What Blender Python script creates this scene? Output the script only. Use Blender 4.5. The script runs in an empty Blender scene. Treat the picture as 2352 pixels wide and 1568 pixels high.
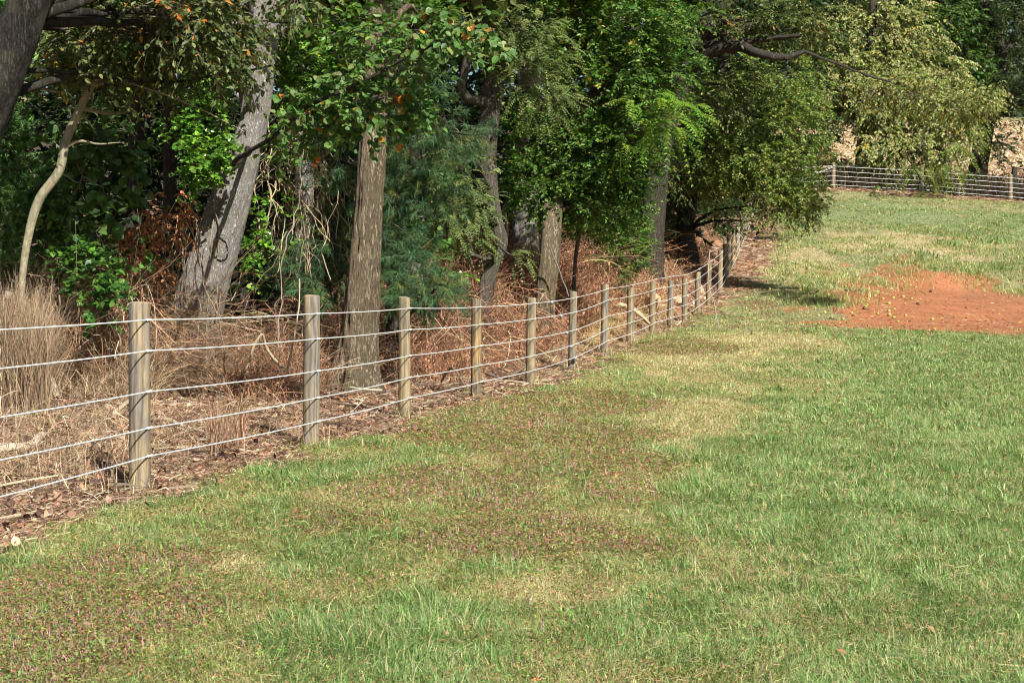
import bpy, math
import numpy as np
from mathutils import Vector

# ------------------------------------------------------------------ camera, sky, sun
scene = bpy.context.scene
COL = scene.collection
E, FPX, CX, CY, HOR = 1.39, 3503.0, 1176.0, 784.0, 670.0      # eye height, focal length and centre in photo pixels (2352 wide)
PITCH = math.atan((CY - HOR) / FPX)
cam = bpy.data.cameras.new("camera"); camo = bpy.data.objects.new("camera", cam); COL.objects.link(camo)
cam.sensor_width = 36.0; cam.lens = 36.0 * FPX / 2352.0
cam.clip_end = 2000.0; cam.clip_start = 0.1
cam.dof.use_dof = True; cam.dof.focus_distance = 17.0; cam.dof.aperture_fstop = 13.0
camo.location = (0, 0, E); camo.rotation_euler = (math.pi / 2 - PITCH, 0, 0)
scene.camera = camo
SUN_EL = math.radians(38.0); SX, SY = -0.46, 0.888
world = bpy.data.worlds.new("World"); scene.world = world; world.use_nodes = True
wn = world.node_tree; bg = wn.nodes["Background"]; sky = wn.nodes.new("ShaderNodeTexSky")
sky.sky_type = 'NISHITA'; sky.sun_disc = False; sky.sun_elevation = SUN_EL; sky.sun_rotation = math.atan2(-SX, -SY)
wn.links.new(sky.outputs[0], bg.inputs[0]); bg.inputs[1].default_value = 0.05
sl = bpy.data.lights.new("sun", 'SUN'); slo = bpy.data.objects.new("sun", sl); COL.objects.link(slo)
sl.energy = 5.0; sl.angle = math.radians(0.5); sl.color = (1.0, 0.945, 0.86)
sunv = Vector((SX * math.cos(SUN_EL), SY * math.cos(SUN_EL), -math.sin(SUN_EL)))
slo.rotation_euler = sunv.to_track_quat('-Z', 'Y').to_euler(); slo.location = (20, -30, 40)
scene.view_settings.view_transform = 'Standard'; scene.view_settings.look = 'None'
scene.view_settings.exposure = 0.92; scene.view_settings.gamma = 1.0
scene.cycles.filter_width = 1.0; scene.cycles.max_bounces = 6; scene.cycles.transparent_max_bounces = 4
scene.cycles.diffuse_bounces = 3; scene.cycles.glossy_bounces = 2; scene.cycles.transmission_bounces = 3
TOSUN = np.array([-sunv.x, -sunv.y, -sunv.z])

# ------------------------------------------------------------------ numpy helpers
def norm(a):
    return a / np.maximum(np.linalg.norm(a, axis=-1, keepdims=True), 1e-9)
def _h(ix, iy, iz, seed):
    n = (ix * 374761393 + iy * 668265263 + iz * 2147483647 + seed * 1274126177) & 0xFFFFFFFF
    n = ((n ^ (n >> 13)) * 1274126177) & 0xFFFFFFFF
    n = ((n ^ (n >> 16)) * 2246822519) & 0xFFFFFFFF
    return ((n ^ (n >> 15)) & 0xFFFFFF) / float(0xFFFFFF)
def vnoise(x, y, z=0.0, seed=0):
    x = np.asarray(x, float); y = np.asarray(y, float); z = np.zeros_like(x) + z
    ix, iy, iz = (np.floor(v).astype(np.int64) for v in (x, y, z))
    fx, fy, fz = x - ix, y - iy, z - iz
    fx, fy, fz = (f * f * (3 - 2 * f) for f in (fx, fy, fz))
    r = 0
    for a in (0, 1):
        for b in (0, 1):
            for c in (0, 1):
                w = (fx if a else 1 - fx) * (fy if b else 1 - fy) * (fz if c else 1 - fz)
                r = r + w * _h(ix + a, iy + b, iz + c, seed)
    return r
def fbm(x, y, z=0.0, seed=0, o=4):
    r, a, t = 0, 1.0, 0
    for i in range(o):
        r = r + a * vnoise(x * 2 ** i, y * 2 ** i, z * 2 ** i, seed + i); t += a; a *= 0.5
    return r / t
def sstep(a, b, x):
    t = np.clip((x - a) / (b - a), 0, 1); return t * t * (3 - 2 * t)

class G:
    """collects vertices, faces and point colours, then links them as ONE mesh object"""
    def __init__(s): s.V = []; s.C = []; s.F = {3: [], 4: []}; s.M = {3: [], 4: []}; s.n = 0
    def add(s, v, c, quads=None, tris=None, mat=0):
        v = np.asarray(v, np.float32).reshape(-1, 3); c = np.asarray(c, np.float32)
        if c.ndim == 1: c = np.broadcast_to(c, (len(v), 3))
        s.V.append(v); s.C.append(c)
        for k, f in ((4, quads), (3, tris)):
            if f is not None and len(f):
                f = np.asarray(f, np.int64).reshape(-1, k) + s.n
                s.F[k].append(f); s.M[k].append(np.full(len(f), mat, np.int32))
        s.n += len(v)
    def mesh(s, name, mats, smooth=False):
        me = bpy.data.meshes.new(name)
        V = np.concatenate(s.V); C = np.concatenate(s.C)
        T = np.concatenate(s.F[3]) if s.F[3] else np.zeros((0, 3), np.int64)
        Q = np.concatenate(s.F[4]) if s.F[4] else np.zeros((0, 4), np.int64)
        MI = np.concatenate(s.M[3] + s.M[4])
        loops = np.concatenate([T.ravel(), Q.ravel()]).astype(np.int32)
        starts = np.concatenate([np.arange(len(T)) * 3, len(T) * 3 + np.arange(len(Q)) * 4]).astype(np.int32)
        me.vertices.add(len(V)); me.vertices.foreach_set("co", V.ravel())
        me.loops.add(len(loops)); me.loops.foreach_set("vertex_index", loops)
        me.polygons.add(len(starts)); me.polygons.foreach_set("loop_start", starts)
        me.polygons.foreach_set("material_index", MI)
        me.polygons.foreach_set("use_smooth", np.full(len(starts), smooth))
        at = me.attributes.new("Col", 'FLOAT_COLOR', 'POINT')
        at.data.foreach_set("color", np.concatenate([C, np.ones((len(C), 1), np.float32)], 1).ravel())
        for m in mats: me.materials.append(m)
        me.update(calc_edges=True)
        return me
    def build(s, name, mats, parent=None, smooth=False):
        me = s.mesh(name, mats if isinstance(mats, (list, tuple)) else [mats], smooth)
        o = bpy.data.objects.new(name, me); COL.objects.link(o)
        if parent is not None:
            o.parent = parent; o.matrix_parent_inverse = parent.matrix_basis.inverted()
        return o
def tag(o, label=None, cat=None, group=None, kind=None):
    if label: o["label"] = label
    if cat: o["category"] = cat
    if group: o["group"] = group
    if kind: o["kind"] = kind
    return o
def empty(name, loc):
    o = bpy.data.objects.new(name, None); COL.objects.link(o); o.location = loc; o.empty_display_size = .2
    return o

# ------------------------------------------------------------------ materials
def newmat(name):
    m = bpy.data.materials.new(name); m.use_nodes = True; nt = m.node_tree; nt.nodes.clear()
    return m, nt, nt.nodes.new, nt.links.new
def mat_leaf(name, rough=0.45, trans=0.35, spec=0.35, tcol=(1.15, 1.25, 0.55)):
    m, nt, N, L = newmat(name)
    a = N('ShaderNodeAttribute'); a.attribute_name = "Col"
    p = N('ShaderNodeBsdfPrincipled'); p.inputs['Roughness'].default_value = rough; p.inputs['Specular IOR Level'].default_value = spec
    L(a.outputs['Color'], p.inputs['Base Color'])
    t = N('ShaderNodeBsdfTranslucent'); mx = N('ShaderNodeMix'); mx.data_type = 'RGBA'; mx.blend_type = 'MULTIPLY'; mx.inputs[0].default_value = 1
    L(a.outputs['Color'], mx.inputs[6]); mx.inputs[7].default_value = (*tcol, 1); L(mx.outputs[2], t.inputs[0])
    ms = N('ShaderNodeMixShader'); ms.inputs[0].default_value = trans
    L(p.outputs[0], ms.inputs[1]); L(t.outputs[0], ms.inputs[2])
    o = N('ShaderNodeOutputMaterial'); L(ms.outputs[0], o.inputs[0]); return m
def mat_attr(name, rough=0.9, nscale=30, namt=0.35, bump=0.3, bdist=0.02, spec=0.2, stretch=(1, 1, 1)):
    m, nt, N, L = newmat(name)
    a = N('ShaderNodeAttribute'); a.attribute_name = "Col"
    g = N('ShaderNodeNewGeometry'); mp = N('ShaderNodeMapping'); mp.inputs['Scale'].default_value = stretch; L(g.outputs['Position'], mp.inputs[0])
    n = N('ShaderNodeTexNoise'); n.inputs['Scale'].default_value = nscale; n.inputs['Detail'].default_value = 6; n.inputs['Roughness'].default_value = .7
    L(mp.outputs[0], n.inputs[0])
    mr = N('ShaderNodeMapRange'); mr.inputs[1].default_value = .3; mr.inputs[2].default_value = .7
    mr.inputs[3].default_value = 1 - namt; mr.inputs[4].default_value = 1 + namt; L(n.outputs[0], mr.inputs[0])
    vm = N('ShaderNodeVectorMath'); vm.operation = 'SCALE'; L(a.outputs['Color'], vm.inputs[0]); L(mr.outputs[0], vm.inputs['Scale'])
    p = N('ShaderNodeBsdfPrincipled'); p.inputs['Roughness'].default_value = rough; p.inputs['Specular IOR Level'].default_value = spec
    L(vm.outputs[0], p.inputs['Base Color'])
    b = N('ShaderNodeBump'); b.inputs['Strength'].default_value = bump; b.inputs['Distance'].default_value = bdist
    L(n.outputs[0], b.inputs['Height']); L(b.outputs[0], p.inputs['Normal'])
    o = N('ShaderNodeOutputMaterial'); L(p.outputs[0], o.inputs[0]); return m
def mat_bark(name, c1, c2, c3, scale=1.0, plates=False, bump=0.9):
    m, nt, N, L = newmat(name)
    g = N('ShaderNodeTexCoord'); mp = N('ShaderNodeMapping'); mp.inputs['Scale'].default_value = (14 * scale, 14 * scale, (6 if plates else 2.2) * scale); L(g.outputs['Object'], mp.inputs[0])
    nw = N('ShaderNodeTexNoise'); nw.inputs['Scale'].default_value = 1.7; nw.inputs['Detail'].default_value = 6; nw.inputs['Roughness'].default_value = .7; L(mp.outputs[0], nw.inputs[0])
    mv = N('ShaderNodeMix'); mv.data_type = 'RGBA'; mv.blend_type = 'ADD'; mv.inputs[0].default_value = 1.0; L(mp.outputs[0], mv.inputs[6]); ns = N('ShaderNodeVectorMath'); ns.operation = 'SCALE'; ns.inputs['Scale'].default_value = 2.6; L(nw.outputs['Color'], ns.inputs[0]); L(ns.outputs[0], mv.inputs[7])
    v = N('ShaderNodeTexVoronoi'); v.feature = 'DISTANCE_TO_EDGE'; v.inputs['Scale'].default_value = 1.6; L(mv.outputs[2], v.inputs[0])
    n = N('ShaderNodeTexNoise'); n.inputs['Scale'].default_value = 2.0; n.inputs['Detail'].default_value = 8; n.inputs['Roughness'].default_value = .7; L(mp.outputs[0], n.inputs[0])
    n2 = N('ShaderNodeTexNoise'); n2.inputs['Scale'].default_value = 3.5; n2.inputs['Detail'].default_value = 5; L(g.outputs['Object'], n2.inputs[0])
    r = N('ShaderNodeValToRGB'); r.color_ramp.elements[0].position = .0; r.color_ramp.elements[0].color = (*c1, 1)
    r.color_ramp.elements[1].position = .13; r.color_ramp.elements[1].color = (*c2, 1); L(v.outputs[0], r.inputs[0])
    mr = N('ShaderNodeMapRange'); mr.inputs[1].default_value = .42; mr.inputs[2].default_value = .68; L(n2.outputs[0], mr.inputs[0])
    m2 = N('ShaderNodeMix'); m2.data_type = 'RGBA'; L(mr.outputs[0], m2.inputs[0]); L(r.outputs[0], m2.inputs[6]); m2.inputs[7].default_value = (*c3, 1)
    mr2 = N('ShaderNodeMapRange'); mr2.inputs[1].default_value = .3; mr2.inputs[2].default_value = .7; mr2.inputs[3].default_value = .62; mr2.inputs[4].default_value = 1.35; L(n.outputs[0], mr2.inputs[0])
    vm = N('ShaderNodeVectorMath'); vm.operation = 'SCALE'; L(m2.outputs[2], vm.inputs[0]); L(mr2.outputs[0], vm.inputs['Scale'])
    p = N('ShaderNodeBsdfPrincipled'); p.inputs['Roughness'].default_value = .95; p.inputs['Specular IOR Level'].default_value = .1
    L(vm.outputs[0], p.inputs['Base Color'])
    ad = N('ShaderNodeMath'); ad.operation = 'ADD'; L(n.outputs[0], ad.inputs[0])
    mc = N('ShaderNodeMath'); mc.operation = 'MINIMUM'; mc.inputs[1].default_value = .25; L(v.outputs[0], mc.inputs[0])
    mm = N('ShaderNodeMath'); mm.operation = 'MULTIPLY'; mm.inputs[1].default_value = 3.5; L(mc.outputs[0], mm.inputs[0]); L(mm.outputs[0], ad.inputs[1])
    b = N('ShaderNodeBump'); b.inputs['Strength'].default_value = bump; b.inputs['Distance'].default_value = .018; L(ad.outputs[0], b.inputs['Height']); L(b.outputs[0], p.inputs['Normal'])
    o = N('ShaderNodeOutputMaterial'); L(p.outputs[0], o.inputs[0]); return m
def mat_wood(name, base, grey, greyamt):
    m, nt, N, L = newmat(name)
    g = N('ShaderNodeTexCoord'); oi = N('ShaderNodeObjectInfo')
    va = N('ShaderNodeVectorMath'); va.operation = 'ADD'; L(g.outputs['Object'], va.inputs[0]); L(oi.outputs['Location'], va.inputs[1])
    mp = N('ShaderNodeMapping'); mp.inputs['Scale'].default_value = (60, 60, 5.5); L(va.outputs[0], mp.inputs[0])
    n = N('ShaderNodeTexNoise'); n.inputs['Scale'].default_value = 1; n.inputs['Detail'].default_value = 6; n.inputs['Roughness'].default_value = .65; n.inputs['Distortion'].default_value = .5; L(mp.outputs[0], n.inputs[0])
    mp2 = N('ShaderNodeMapping'); mp2.inputs['Scale'].default_value = (9, 9, 2.5); L(va.outputs[0], mp2.inputs[0])
    n2 = N('ShaderNodeTexNoise'); n2.inputs['Scale'].default_value = 1; n2.inputs['Detail'].default_value = 5; L(mp2.outputs[0], n2.inputs[0])
    mr = N('ShaderNodeMapRange'); mr.inputs[1].default_value = .58 - greyamt * .3; mr.inputs[2].default_value = .72 - greyamt * .3; L(n2.outputs[0], mr.inputs[0])
    mx = N('ShaderNodeMix'); mx.data_type = 'RGBA'; L(mr.outputs[0], mx.inputs[0]); mx.inputs[6].default_value = (*base, 1); mx.inputs[7].default_value = (*grey, 1)
    mp3 = N('ShaderNodeMapping'); mp3.inputs['Scale'].default_value = (7, 7, 1.1); L(va.outputs[0], mp3.inputs[0])
    w = N('ShaderNodeTexWave'); w.wave_type = 'RINGS'; w.inputs['Scale'].default_value = 1.3; w.inputs['Distortion'].default_value = 9; w.inputs['Detail'].default_value = 3; w.inputs['Detail Scale'].default_value = 1.2; L(mp3.outputs[0], w.inputs[0])
    ms = N('ShaderNodeMath'); ms.operation = 'MULTIPLY_ADD'; ms.inputs[1].default_value = .35; L(w.outputs['Fac'], ms.inputs[0]); L(n.outputs[0], ms.inputs[2])
    mr2 = N('ShaderNodeMapRange'); mr2.inputs[1].default_value = .35; mr2.inputs[2].default_value = .95; mr2.inputs[3].default_value = .5; mr2.inputs[4].default_value = 1.4; L(ms.outputs[0], mr2.inputs[0])
    vm = N('ShaderNodeVectorMath'); vm.operation = 'SCALE'; L(mx.outputs[2], vm.inputs[0]); L(mr2.outputs[0], vm.inputs['Scale'])
    p = N('ShaderNodeBsdfPrincipled'); p.inputs['Roughness'].default_value = .8; p.inputs['Specular IOR Level'].default_value = .15; L(vm.outputs[0], p.inputs['Base Color'])
    b = N('ShaderNodeBump'); b.inputs['Strength'].default_value = .6; b.inputs['Distance'].default_value = .004; L(n.outputs[0], b.inputs['Height']); L(b.outputs[0], p.inputs['Normal'])
    o = N('ShaderNodeOutputMaterial'); L(p.outputs[0], o.inputs[0]); return m
def mat_plain(name, col, rough=.5, metal=0, nscale=60, namt=.15):
    m, nt, N, L = newmat(name)
    g = N('ShaderNodeTexCoord'); n = N('ShaderNodeTexNoise'); n.inputs['Scale'].default_value = nscale; n.inputs['Detail'].default_value = 4; L(g.outputs['Object'], n.inputs[0])
    mr = N('ShaderNodeMapRange'); mr.inputs[3].default_value = 1 - namt; mr.inputs[4].default_value = 1 + namt; L(n.outputs[0], mr.inputs[0])
    vm = N('ShaderNodeVectorMath'); vm.operation = 'SCALE'; vm.inputs[0].default_value = col; L(mr.outputs[0], vm.inputs['Scale'])
    p = N('ShaderNodeBsdfPrincipled'); p.inputs['Roughness'].default_value = rough; p.inputs['Metallic'].default_value = metal; L(vm.outputs[0], p.inputs['Base Color'])
    o = N('ShaderNodeOutputMaterial'); L(p.outputs[0], o.inputs[0]); return m
M_LEAF = mat_leaf("leaf_surface"); M_GLOSSY = mat_leaf("glossy_leaf_surface", .3, .3, .5)
M_NEEDLE = mat_leaf("needle_surface", .5, .15, .3, (1.1, 1.1, .8)); M_DRY = mat_leaf("dry_leaf_surface", .8, .2, .1, (1.2, 1.0, .7))
M_GRASS = mat_leaf("grass_surface", .5, .3, .22, (1.1, 1.2, .6)); M_TWIG = mat_attr("twig_bark", .9, 80, .2, .2, .004)
M_GROUND = mat_attr("soil_surface", .95, 14, .4, .8, .05); M_STUB = mat_attr("stubble_soil", .95, 3.5, .45, .6, .08, stretch=(1, .5, 1))
B_GREY = mat_bark("grey_plated_bark", (.17, .155, .14), (.46, .43, .40), (.32, .30, .25), 1.7, True, .95)
B_FURROW = mat_bark("brown_furrowed_bark", (.045, .034, .022), (.29, .235, .16), (.19, .155, .10), 1.15, bump=1.0)
B_DARK = mat_bark("dark_bark", (.025, .021, .018), (.085, .074, .064), (.065, .058, .043), 1.0)
B_BLACK = mat_bark("shaded_mossy_bark", (.012, .011, .009), (.05, .046, .04), (.07, .07, .05), 1.0)  # bark taken near black, the trunk's shade painted into its colour
B_PALE = mat_bark("smooth_pale_bark", (.16, .14, .09), (.30, .265, .175), (.19, .19, .13), .7, True, .3)
B_MID = mat_bark("grey_brown_bark", (.05, .042, .033), (.17, .15, .13), (.12, .11, .085), 1.1)
W_TAN = mat_wood("treated_post_wood", (.235, .185, .11), (.165, .145, .11), .4)
W_GREY = mat_wood("weathered_post_wood", (.25, .195, .12), (.165, .145, .118), .6)
W_DARK = mat_wood("dark_post_wood", (.26, .18, .085), (.14, .115, .08), .5)
W_END = mat_wood("post_end_grain", (.34, .27, .16), (.25, .22, .17), .4)
M_WIRE = mat_plain("white_wire_coating", (.70, .70, .69), .35, 0, 20, .05)
M_INS = mat_plain("white_plastic", (.72, .72, .69), .4); M_STEEL = mat_plain("galvanised_steel", (.45, .5, .55), .35, .7)
M_ROCK = mat_attr("stone_surface", .9, 18, .3, .7, .03); M_ROCK2 = M_ROCK
M_STICK = mat_attr("stick_bark", .9, 40, .35, .6, .006, stretch=(1, 1, .4))
M_NUT = mat_plain("walnut_husk", (.30, .29, .07), .6, 0, 30, .25)

# ------------------------------------------------------------------ terrain
PX = np.array([318, 713, 929, 1093, 1218, 1314.5, 1388, 1447.6, 1498, 1539.6, 1572, 1602, 1627, 1653.4, 1663.7, 1672.9, 1683.7, 1693, 1702, 1711, 1719, 1727, 1735, 1744, 1762])
PD = np.array([10.5, 13.43, 16.25, 19.2, 21.6, 24.5, 27.9, 30.3, 33.3, 35.2, 37.2, 38.9, 40.8, 43, 45.2, 47.5, 49.8, 52, 54.5, 57.3, 60.3, 63.5, 67, 71, 75])
PTOP = [694.3, 678.3, 682, 686, 683, 668.7, 652.9, 660.2, 645.5, 644.8, 639.9, 624.8, 601.6, 573.5, 560, 542.3, 524.2, 505.7] + [None] * 7
PXW = (PX - CX) / FPX * PD
FD = np.concatenate([[-20, 7.2], PD, [79, 300]]); FX = np.concatenate([[-8.5, -3.22], PXW, [13.9, 60]])
def xf(d): return np.interp(d, FD, FX)
ZD = [-50, 10, 20, 24.5, 27.9, 30.1, 33.3, 37.2, 38.5, 40.5, 43, 45.2, 47.5, 49.8, 52, 57, 78, 84, 200, 230, 320]
ZZ = [0, 0, .03, .11, .24, .35, .5, .63, .75, 1.0, 1.34, 1.58, 1.87, 2.2, 2.57, 3.35, 6.5, 7.3, 26, 28, 30]
def terrain(x, y):
    x = np.asarray(x, float); y = np.asarray(y, float)
    z = np.interp(y, ZD, ZZ)
    dist = np.maximum(xf(y) - x - .15, 0)
    k = .05 + .38 * sstep(22, 34, y) * (1 - sstep(52, 66, y))
    z = z + k * np.minimum(dist, 2.4) + .04 * np.clip(dist - 2.4, 0, 20)
    z = z - .06 * np.clip(x - 16, 0, 15) * sstep(50, 78, y)
    z = z - .38 * (1 - sstep(46.6, 48.6, y + .12 * (14 - x))) * sstep(35, 42, y) * sstep(9.5, 13, x)
    z = z + (fbm(x * .5, y * .5, 0, 5, 3) - .5) * .10 * sstep(5, 14, y)
    z = z + (fbm(x * .22, y * .3, 0, 9, 2) - .5) * .55 * sstep(44, 60, y) * sstep(.5, 4, x - xf(y))
    return z
def P(x, y, d):
    """photo pixel and distance ahead -> world point"""
    a = (CY - y) / FPX
    s, c = math.sin(PITCH), math.cos(PITCH)
    fy, fz = c + a * s, -s + a * c
    return np.array([(x - CX) / FPX / fy * d, d, E + fz / fy * d])
_dd = np.concatenate([np.arange(4, 60, .05), np.arange(60, 260, .5)])
def onground(x, y):
    pts = np.array([P(x, y, d) for d in _dd])
    below = pts[:, 2] < terrain(pts[:, 0], pts[:, 1])
    i = int(np.argmax(below)) if below.any() else len(_dd) - 1
    return pts[i]
def gp(x, d, up=0.0):
    """world ground point under photo column x at distance d"""
    wx = (x - CX) / FPX * d
    return np.array([wx, d, float(terrain(wx, d)) + up])
def edge_off(y): return .22 + .9 * sstep(38, 50, y)
def poly_mask(x, y, poly, soft=0.0):
    poly = np.asarray(poly); inside = np.zeros(np.shape(x), bool); n = len(poly)
    for i in range(n):
        x1, y1 = poly[i]; x2, y2 = poly[(i + 1) % n]
        if y1 == y2: continue
        c = ((y1 > y) != (y2 > y)) & (x < (x2 - x1) * (y - y1) / (y2 - y1) + x1)
        inside ^= c
    return inside
DIRT = [onground(*p)[:2] for p in [(1800, 742), (1870, 712), (1900, 690), (1940, 655), (1990, 630), (2060, 605), (2130, 608), (2230, 636), (2352, 668), (2600, 690), (2600, 790), (2352, 776), (2200, 768), (2050, 762), (1900, 752)]]
TRK = [[onground(*p)[:2] for p in q] for q in ([(2000, 650), (1975, 640), (2075, 588), (2110, 585)], [(2070, 640), (2030, 632), (2120, 600), (2150, 600)], [(1890, 640), (1880, 632), (1930, 600), (1945, 600)])]
def litter_w(x, y):
    e = xf(y) + edge_off(y) + (fbm(x * 1.3, y * 1.3, 0, 21, 3) - .5) * (.9 + .02 * y)
    w = 1 - sstep(-.22, .18, x - e)
    back = sstep(76.0, 77.4, y + (vnoise(x * .5, y * .5, 0, 3) - .5) * 1.2 - .02 * x)
    return np.maximum(w, back)
def dirt_w(x, y):
    jx = x + (fbm(x * 1.1, y * .9, 0, 31, 4) - .5) * 4.2; jy = y + (fbm(x * 1.1, y * .9, 0, 37, 4) - .5) * 5.5
    m = poly_mask(jx, jy, DIRT)
    jx = x + (vnoise(x * 2, y * 2, 0, 33) - .5) * .7
    for t in TRK: m = m | poly_mask(jx, y, t)
    return m.astype(float)
GA = []
def blob(px, py, rx, ry, val):   # patch of a kind of sward, placed on the ground
    c = onground(px, py); l = onground(px - rx, py); b = onground(px, py + ry)
    GA.append((c[0], c[1], max(.15, c[0] - l[0]), max(.2, c[1] - b[1]), val))
def patch(x, y, kind, f=.8, amp=.9):
    r = np.zeros(np.shape(x))
    n = (fbm(x * f, y * f * .7, 0, 41 + len(kind), 4) - .5) * amp * 2.4
    for cx, cy, ax, ay, val in GA:
        if val != kind: continue
        q = np.exp(-(((x - cx) / ax) ** 2 + ((y - cy) / ay) ** 2)); r = np.maximum(r, q)
    return sstep(.26, .44, r + n * .5 * (r > .02))
for a in [(2150, 900, 420, 130), (1900, 1080, 300, 140), (2250, 1150, 380, 200), (2000, 1350, 420, 160), (1650, 1450, 300, 130), (2100, 500, 420, 22), (2250, 530, 180, 18), (750, 1280, 130, 50), (900, 1480, 260, 110), (700, 1090, 160, 30), (300, 1150, 150, 25), (2200, 820, 300, 30)]: blob(*a, 'green')
for a in [(1600, 1000, 150, 45), (1480, 1110, 90, 40), (1700, 850, 200, 50), (1400, 1195, 160, 26), (1750, 870, 230, 60), (1650, 950, 180, 40), (1750, 790, 200, 25), (1180, 1060, 100, 22), (1300, 1370, 130, 30), (850, 1150, 130, 25), (1850, 810, 200, 22), (500, 1300, 110, 25), (1000, 560, 100, 20), (1820, 600, 110, 60), (2050, 560, 200, 25), (60, 1370, 110, 30), (2300, 1370, 120, 30), (1700, 1330, 130, 30)]: blob(*a, 'straw')
for a in [(1000, 1130, 300, 60), (1200, 1240, 260, 60), (750, 1210, 150, 40), (1150, 1000, 260, 45), (1300, 930, 200, 35), (250, 1400, 320, 80), (380, 1300, 160, 40), (1500, 800, 140, 16), (100, 1500, 200, 90), (1350, 1070, 200, 45), (1480, 1130, 140, 35), (1750, 700, 60, 12), (1480, 1260, 100, 25)]: blob(*a, 'red')
C_GREEN = np.array((.15, .20, .085)); C_STRAW = np.array((.42, .35, .19)); C_OLIVE = np.array((.22, .21, .10)); C_RED = np.array((.24, .15, .09))
C_LIT = np.array((.24, .15, .10)); C_DIRT = np.array((.35, .14, .065)); C_STUB = np.array((.50, .385, .25))
def ground_col(x, y):
    g, s, r = patch(x, y, 'green')[..., None], patch(x, y, 'straw')[..., None], patch(x, y, 'red')[..., None]
    c = np.broadcast_to(C_OLIVE * .95 + .02, (*np.shape(x), 3)).copy()
    c = c * (1 - g * .7) + (C_GREEN * .9 + .01) * g * .7
    c = c * (1 - r * .6) + C_RED * r * .6
    c = c * (1 - s * .75) + C_STRAW * .9 * s * .75
    li = litter_w(x, y)[..., None]; n = fbm(x * 1.1, y * 1.1, 0, 51, 4)[..., None]
    lc = C_LIT * (.75 + .5 * n); orange = sstep(.5, .62, fbm(x * .7 + 4, y * .7, 0, 53, 3))[..., None]
    lc = lc * (1 - orange * .55) + np.array((.42, .21, .10)) * orange * .55
    c = c * (1 - li) + lc * li
    d = dirt_w(x, y)[..., None]; dn = fbm(x * .8, y * 1.6, 0, 57, 5)[..., None]
    right = sstep(12, 17, x)[..., None]
    dc = C_DIRT * (1 - right * .3) + np.array((.30, .17, .11)) * right * .3
    c = c * (1 - d) + dc * (.72 + .56 * dn) * d
    st = (sstep(84.5, 87, y + (vnoise(x * .3, y * .3, 0, 8) - .5) * 2) * (x > .12 * y))[..., None]
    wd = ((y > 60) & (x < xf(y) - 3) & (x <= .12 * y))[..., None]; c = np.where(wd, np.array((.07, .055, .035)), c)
    sn = fbm(x * .25, y * .12, 0, 61, 4)[..., None]
    c = c * (1 - st) + C_STUB * (.8 + .4 * sn) * st
    fg = sstep(168, 172, y + x * .1)[..., None]
    c = c * (1 - fg) + np.array((.22, .2, .09)) * fg
    return c
xs = np.concatenate([np.arange(-120, -12, 6), np.arange(-12, 34, .2), np.arange(34, 170, 4)])
ys = np.concatenate([np.arange(-30, 4, 2), np.arange(4, 60, .2), np.arange(60, 90, .4), np.arange(90, 330, 3)])
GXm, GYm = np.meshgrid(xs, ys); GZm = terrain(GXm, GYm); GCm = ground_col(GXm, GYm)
nx = len(xs)
def sheet(name, mask, off, mat, label=None):
    """a sheet over the terrain's own grid cells where mask(cell centre) holds"""
    cx = (GXm[:-1, :-1] + GXm[1:, 1:]) / 2; cy = (GYm[:-1, :-1] + GYm[1:, 1:]) / 2
    i, j = np.nonzero(mask(cx, cy)); a = i * nx + j
    f = np.stack([a, a + 1, a + nx + 1, a + nx], 1); u, inv = np.unique(f, return_inverse=True)
    V = np.stack([GXm.ravel()[u], GYm.ravel()[u], GZm.ravel()[u] + off], 1)
    g = G(); g.add(V, GCm.reshape(-1, 3)[u], quads=inv.reshape(-1, 4)); return tag(g.build(name, mat, smooth=True), label, kind='structure')
sheet("ground", lambda x, y: x > -1e9, 0, M_GROUND)
sheet("dirt_patch", lambda x, y: dirt_w(x, y) > .5, .006, M_GROUND, "bare red clay patch at the foot of the grassy bank")
sheet("woodland_floor", lambda x, y: (litter_w(x, y) > .6) & (y < 60) & (y > 4) & (x > -30), .004, M_GROUND, "brown leaf covered soil under the trees behind the fence")
sheet("stubble_field", lambda x, y: (y > 86.5) & (y < 168) & (x > .12 * y), .008, M_STUB, "tan harvested field rising behind the back fence")

# ------------------------------------------------------------------ leaf machinery
OV = (np.array([(0, 0, 0), (.26, .28, .05), (.23, .66, .03), (0, 1, -.10), (-.23, .66, .03), (-.26, .28, .05)], float), [[0, 1, 2, 3], [0, 3, 4, 5]])
RND = (np.array([(0, 0, 0), (.42, .22, .05), (.38, .68, .02), (0, 1, -.12), (-.38, .68, .02), (-.42, .22, .05)], float), [[0, 1, 2, 3], [0, 3, 4, 5]])
LAN = (np.array([(0, 0, 0), (.14, .4, .02), (0, 1, -.16), (-.14, .4, .02)], float), [[0, 1, 2, 3]])
DIA = (np.array([(0, 0, 0), (.3, .45, .03), (0, 1, -.05), (-.3, .45, .03)], float), [[0, 1, 2, 3]])
MAP = (np.array([(0, .42, .0), (0, 0, 0), (.34, .06, .03), (.30, .34, .0), (.56, .62, .05), (.2, .66, 0), (0, 1.05, -.1), (-.2, .66, 0), (-.56, .62, .05), (-.30, .34, 0), (-.34, .06, .03)], float),
       [[0, 1, 2, 3], [0, 3, 4, 5], [0, 5, 6, 7], [0, 7, 8, 9], [0, 9, 10, 1]])
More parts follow.
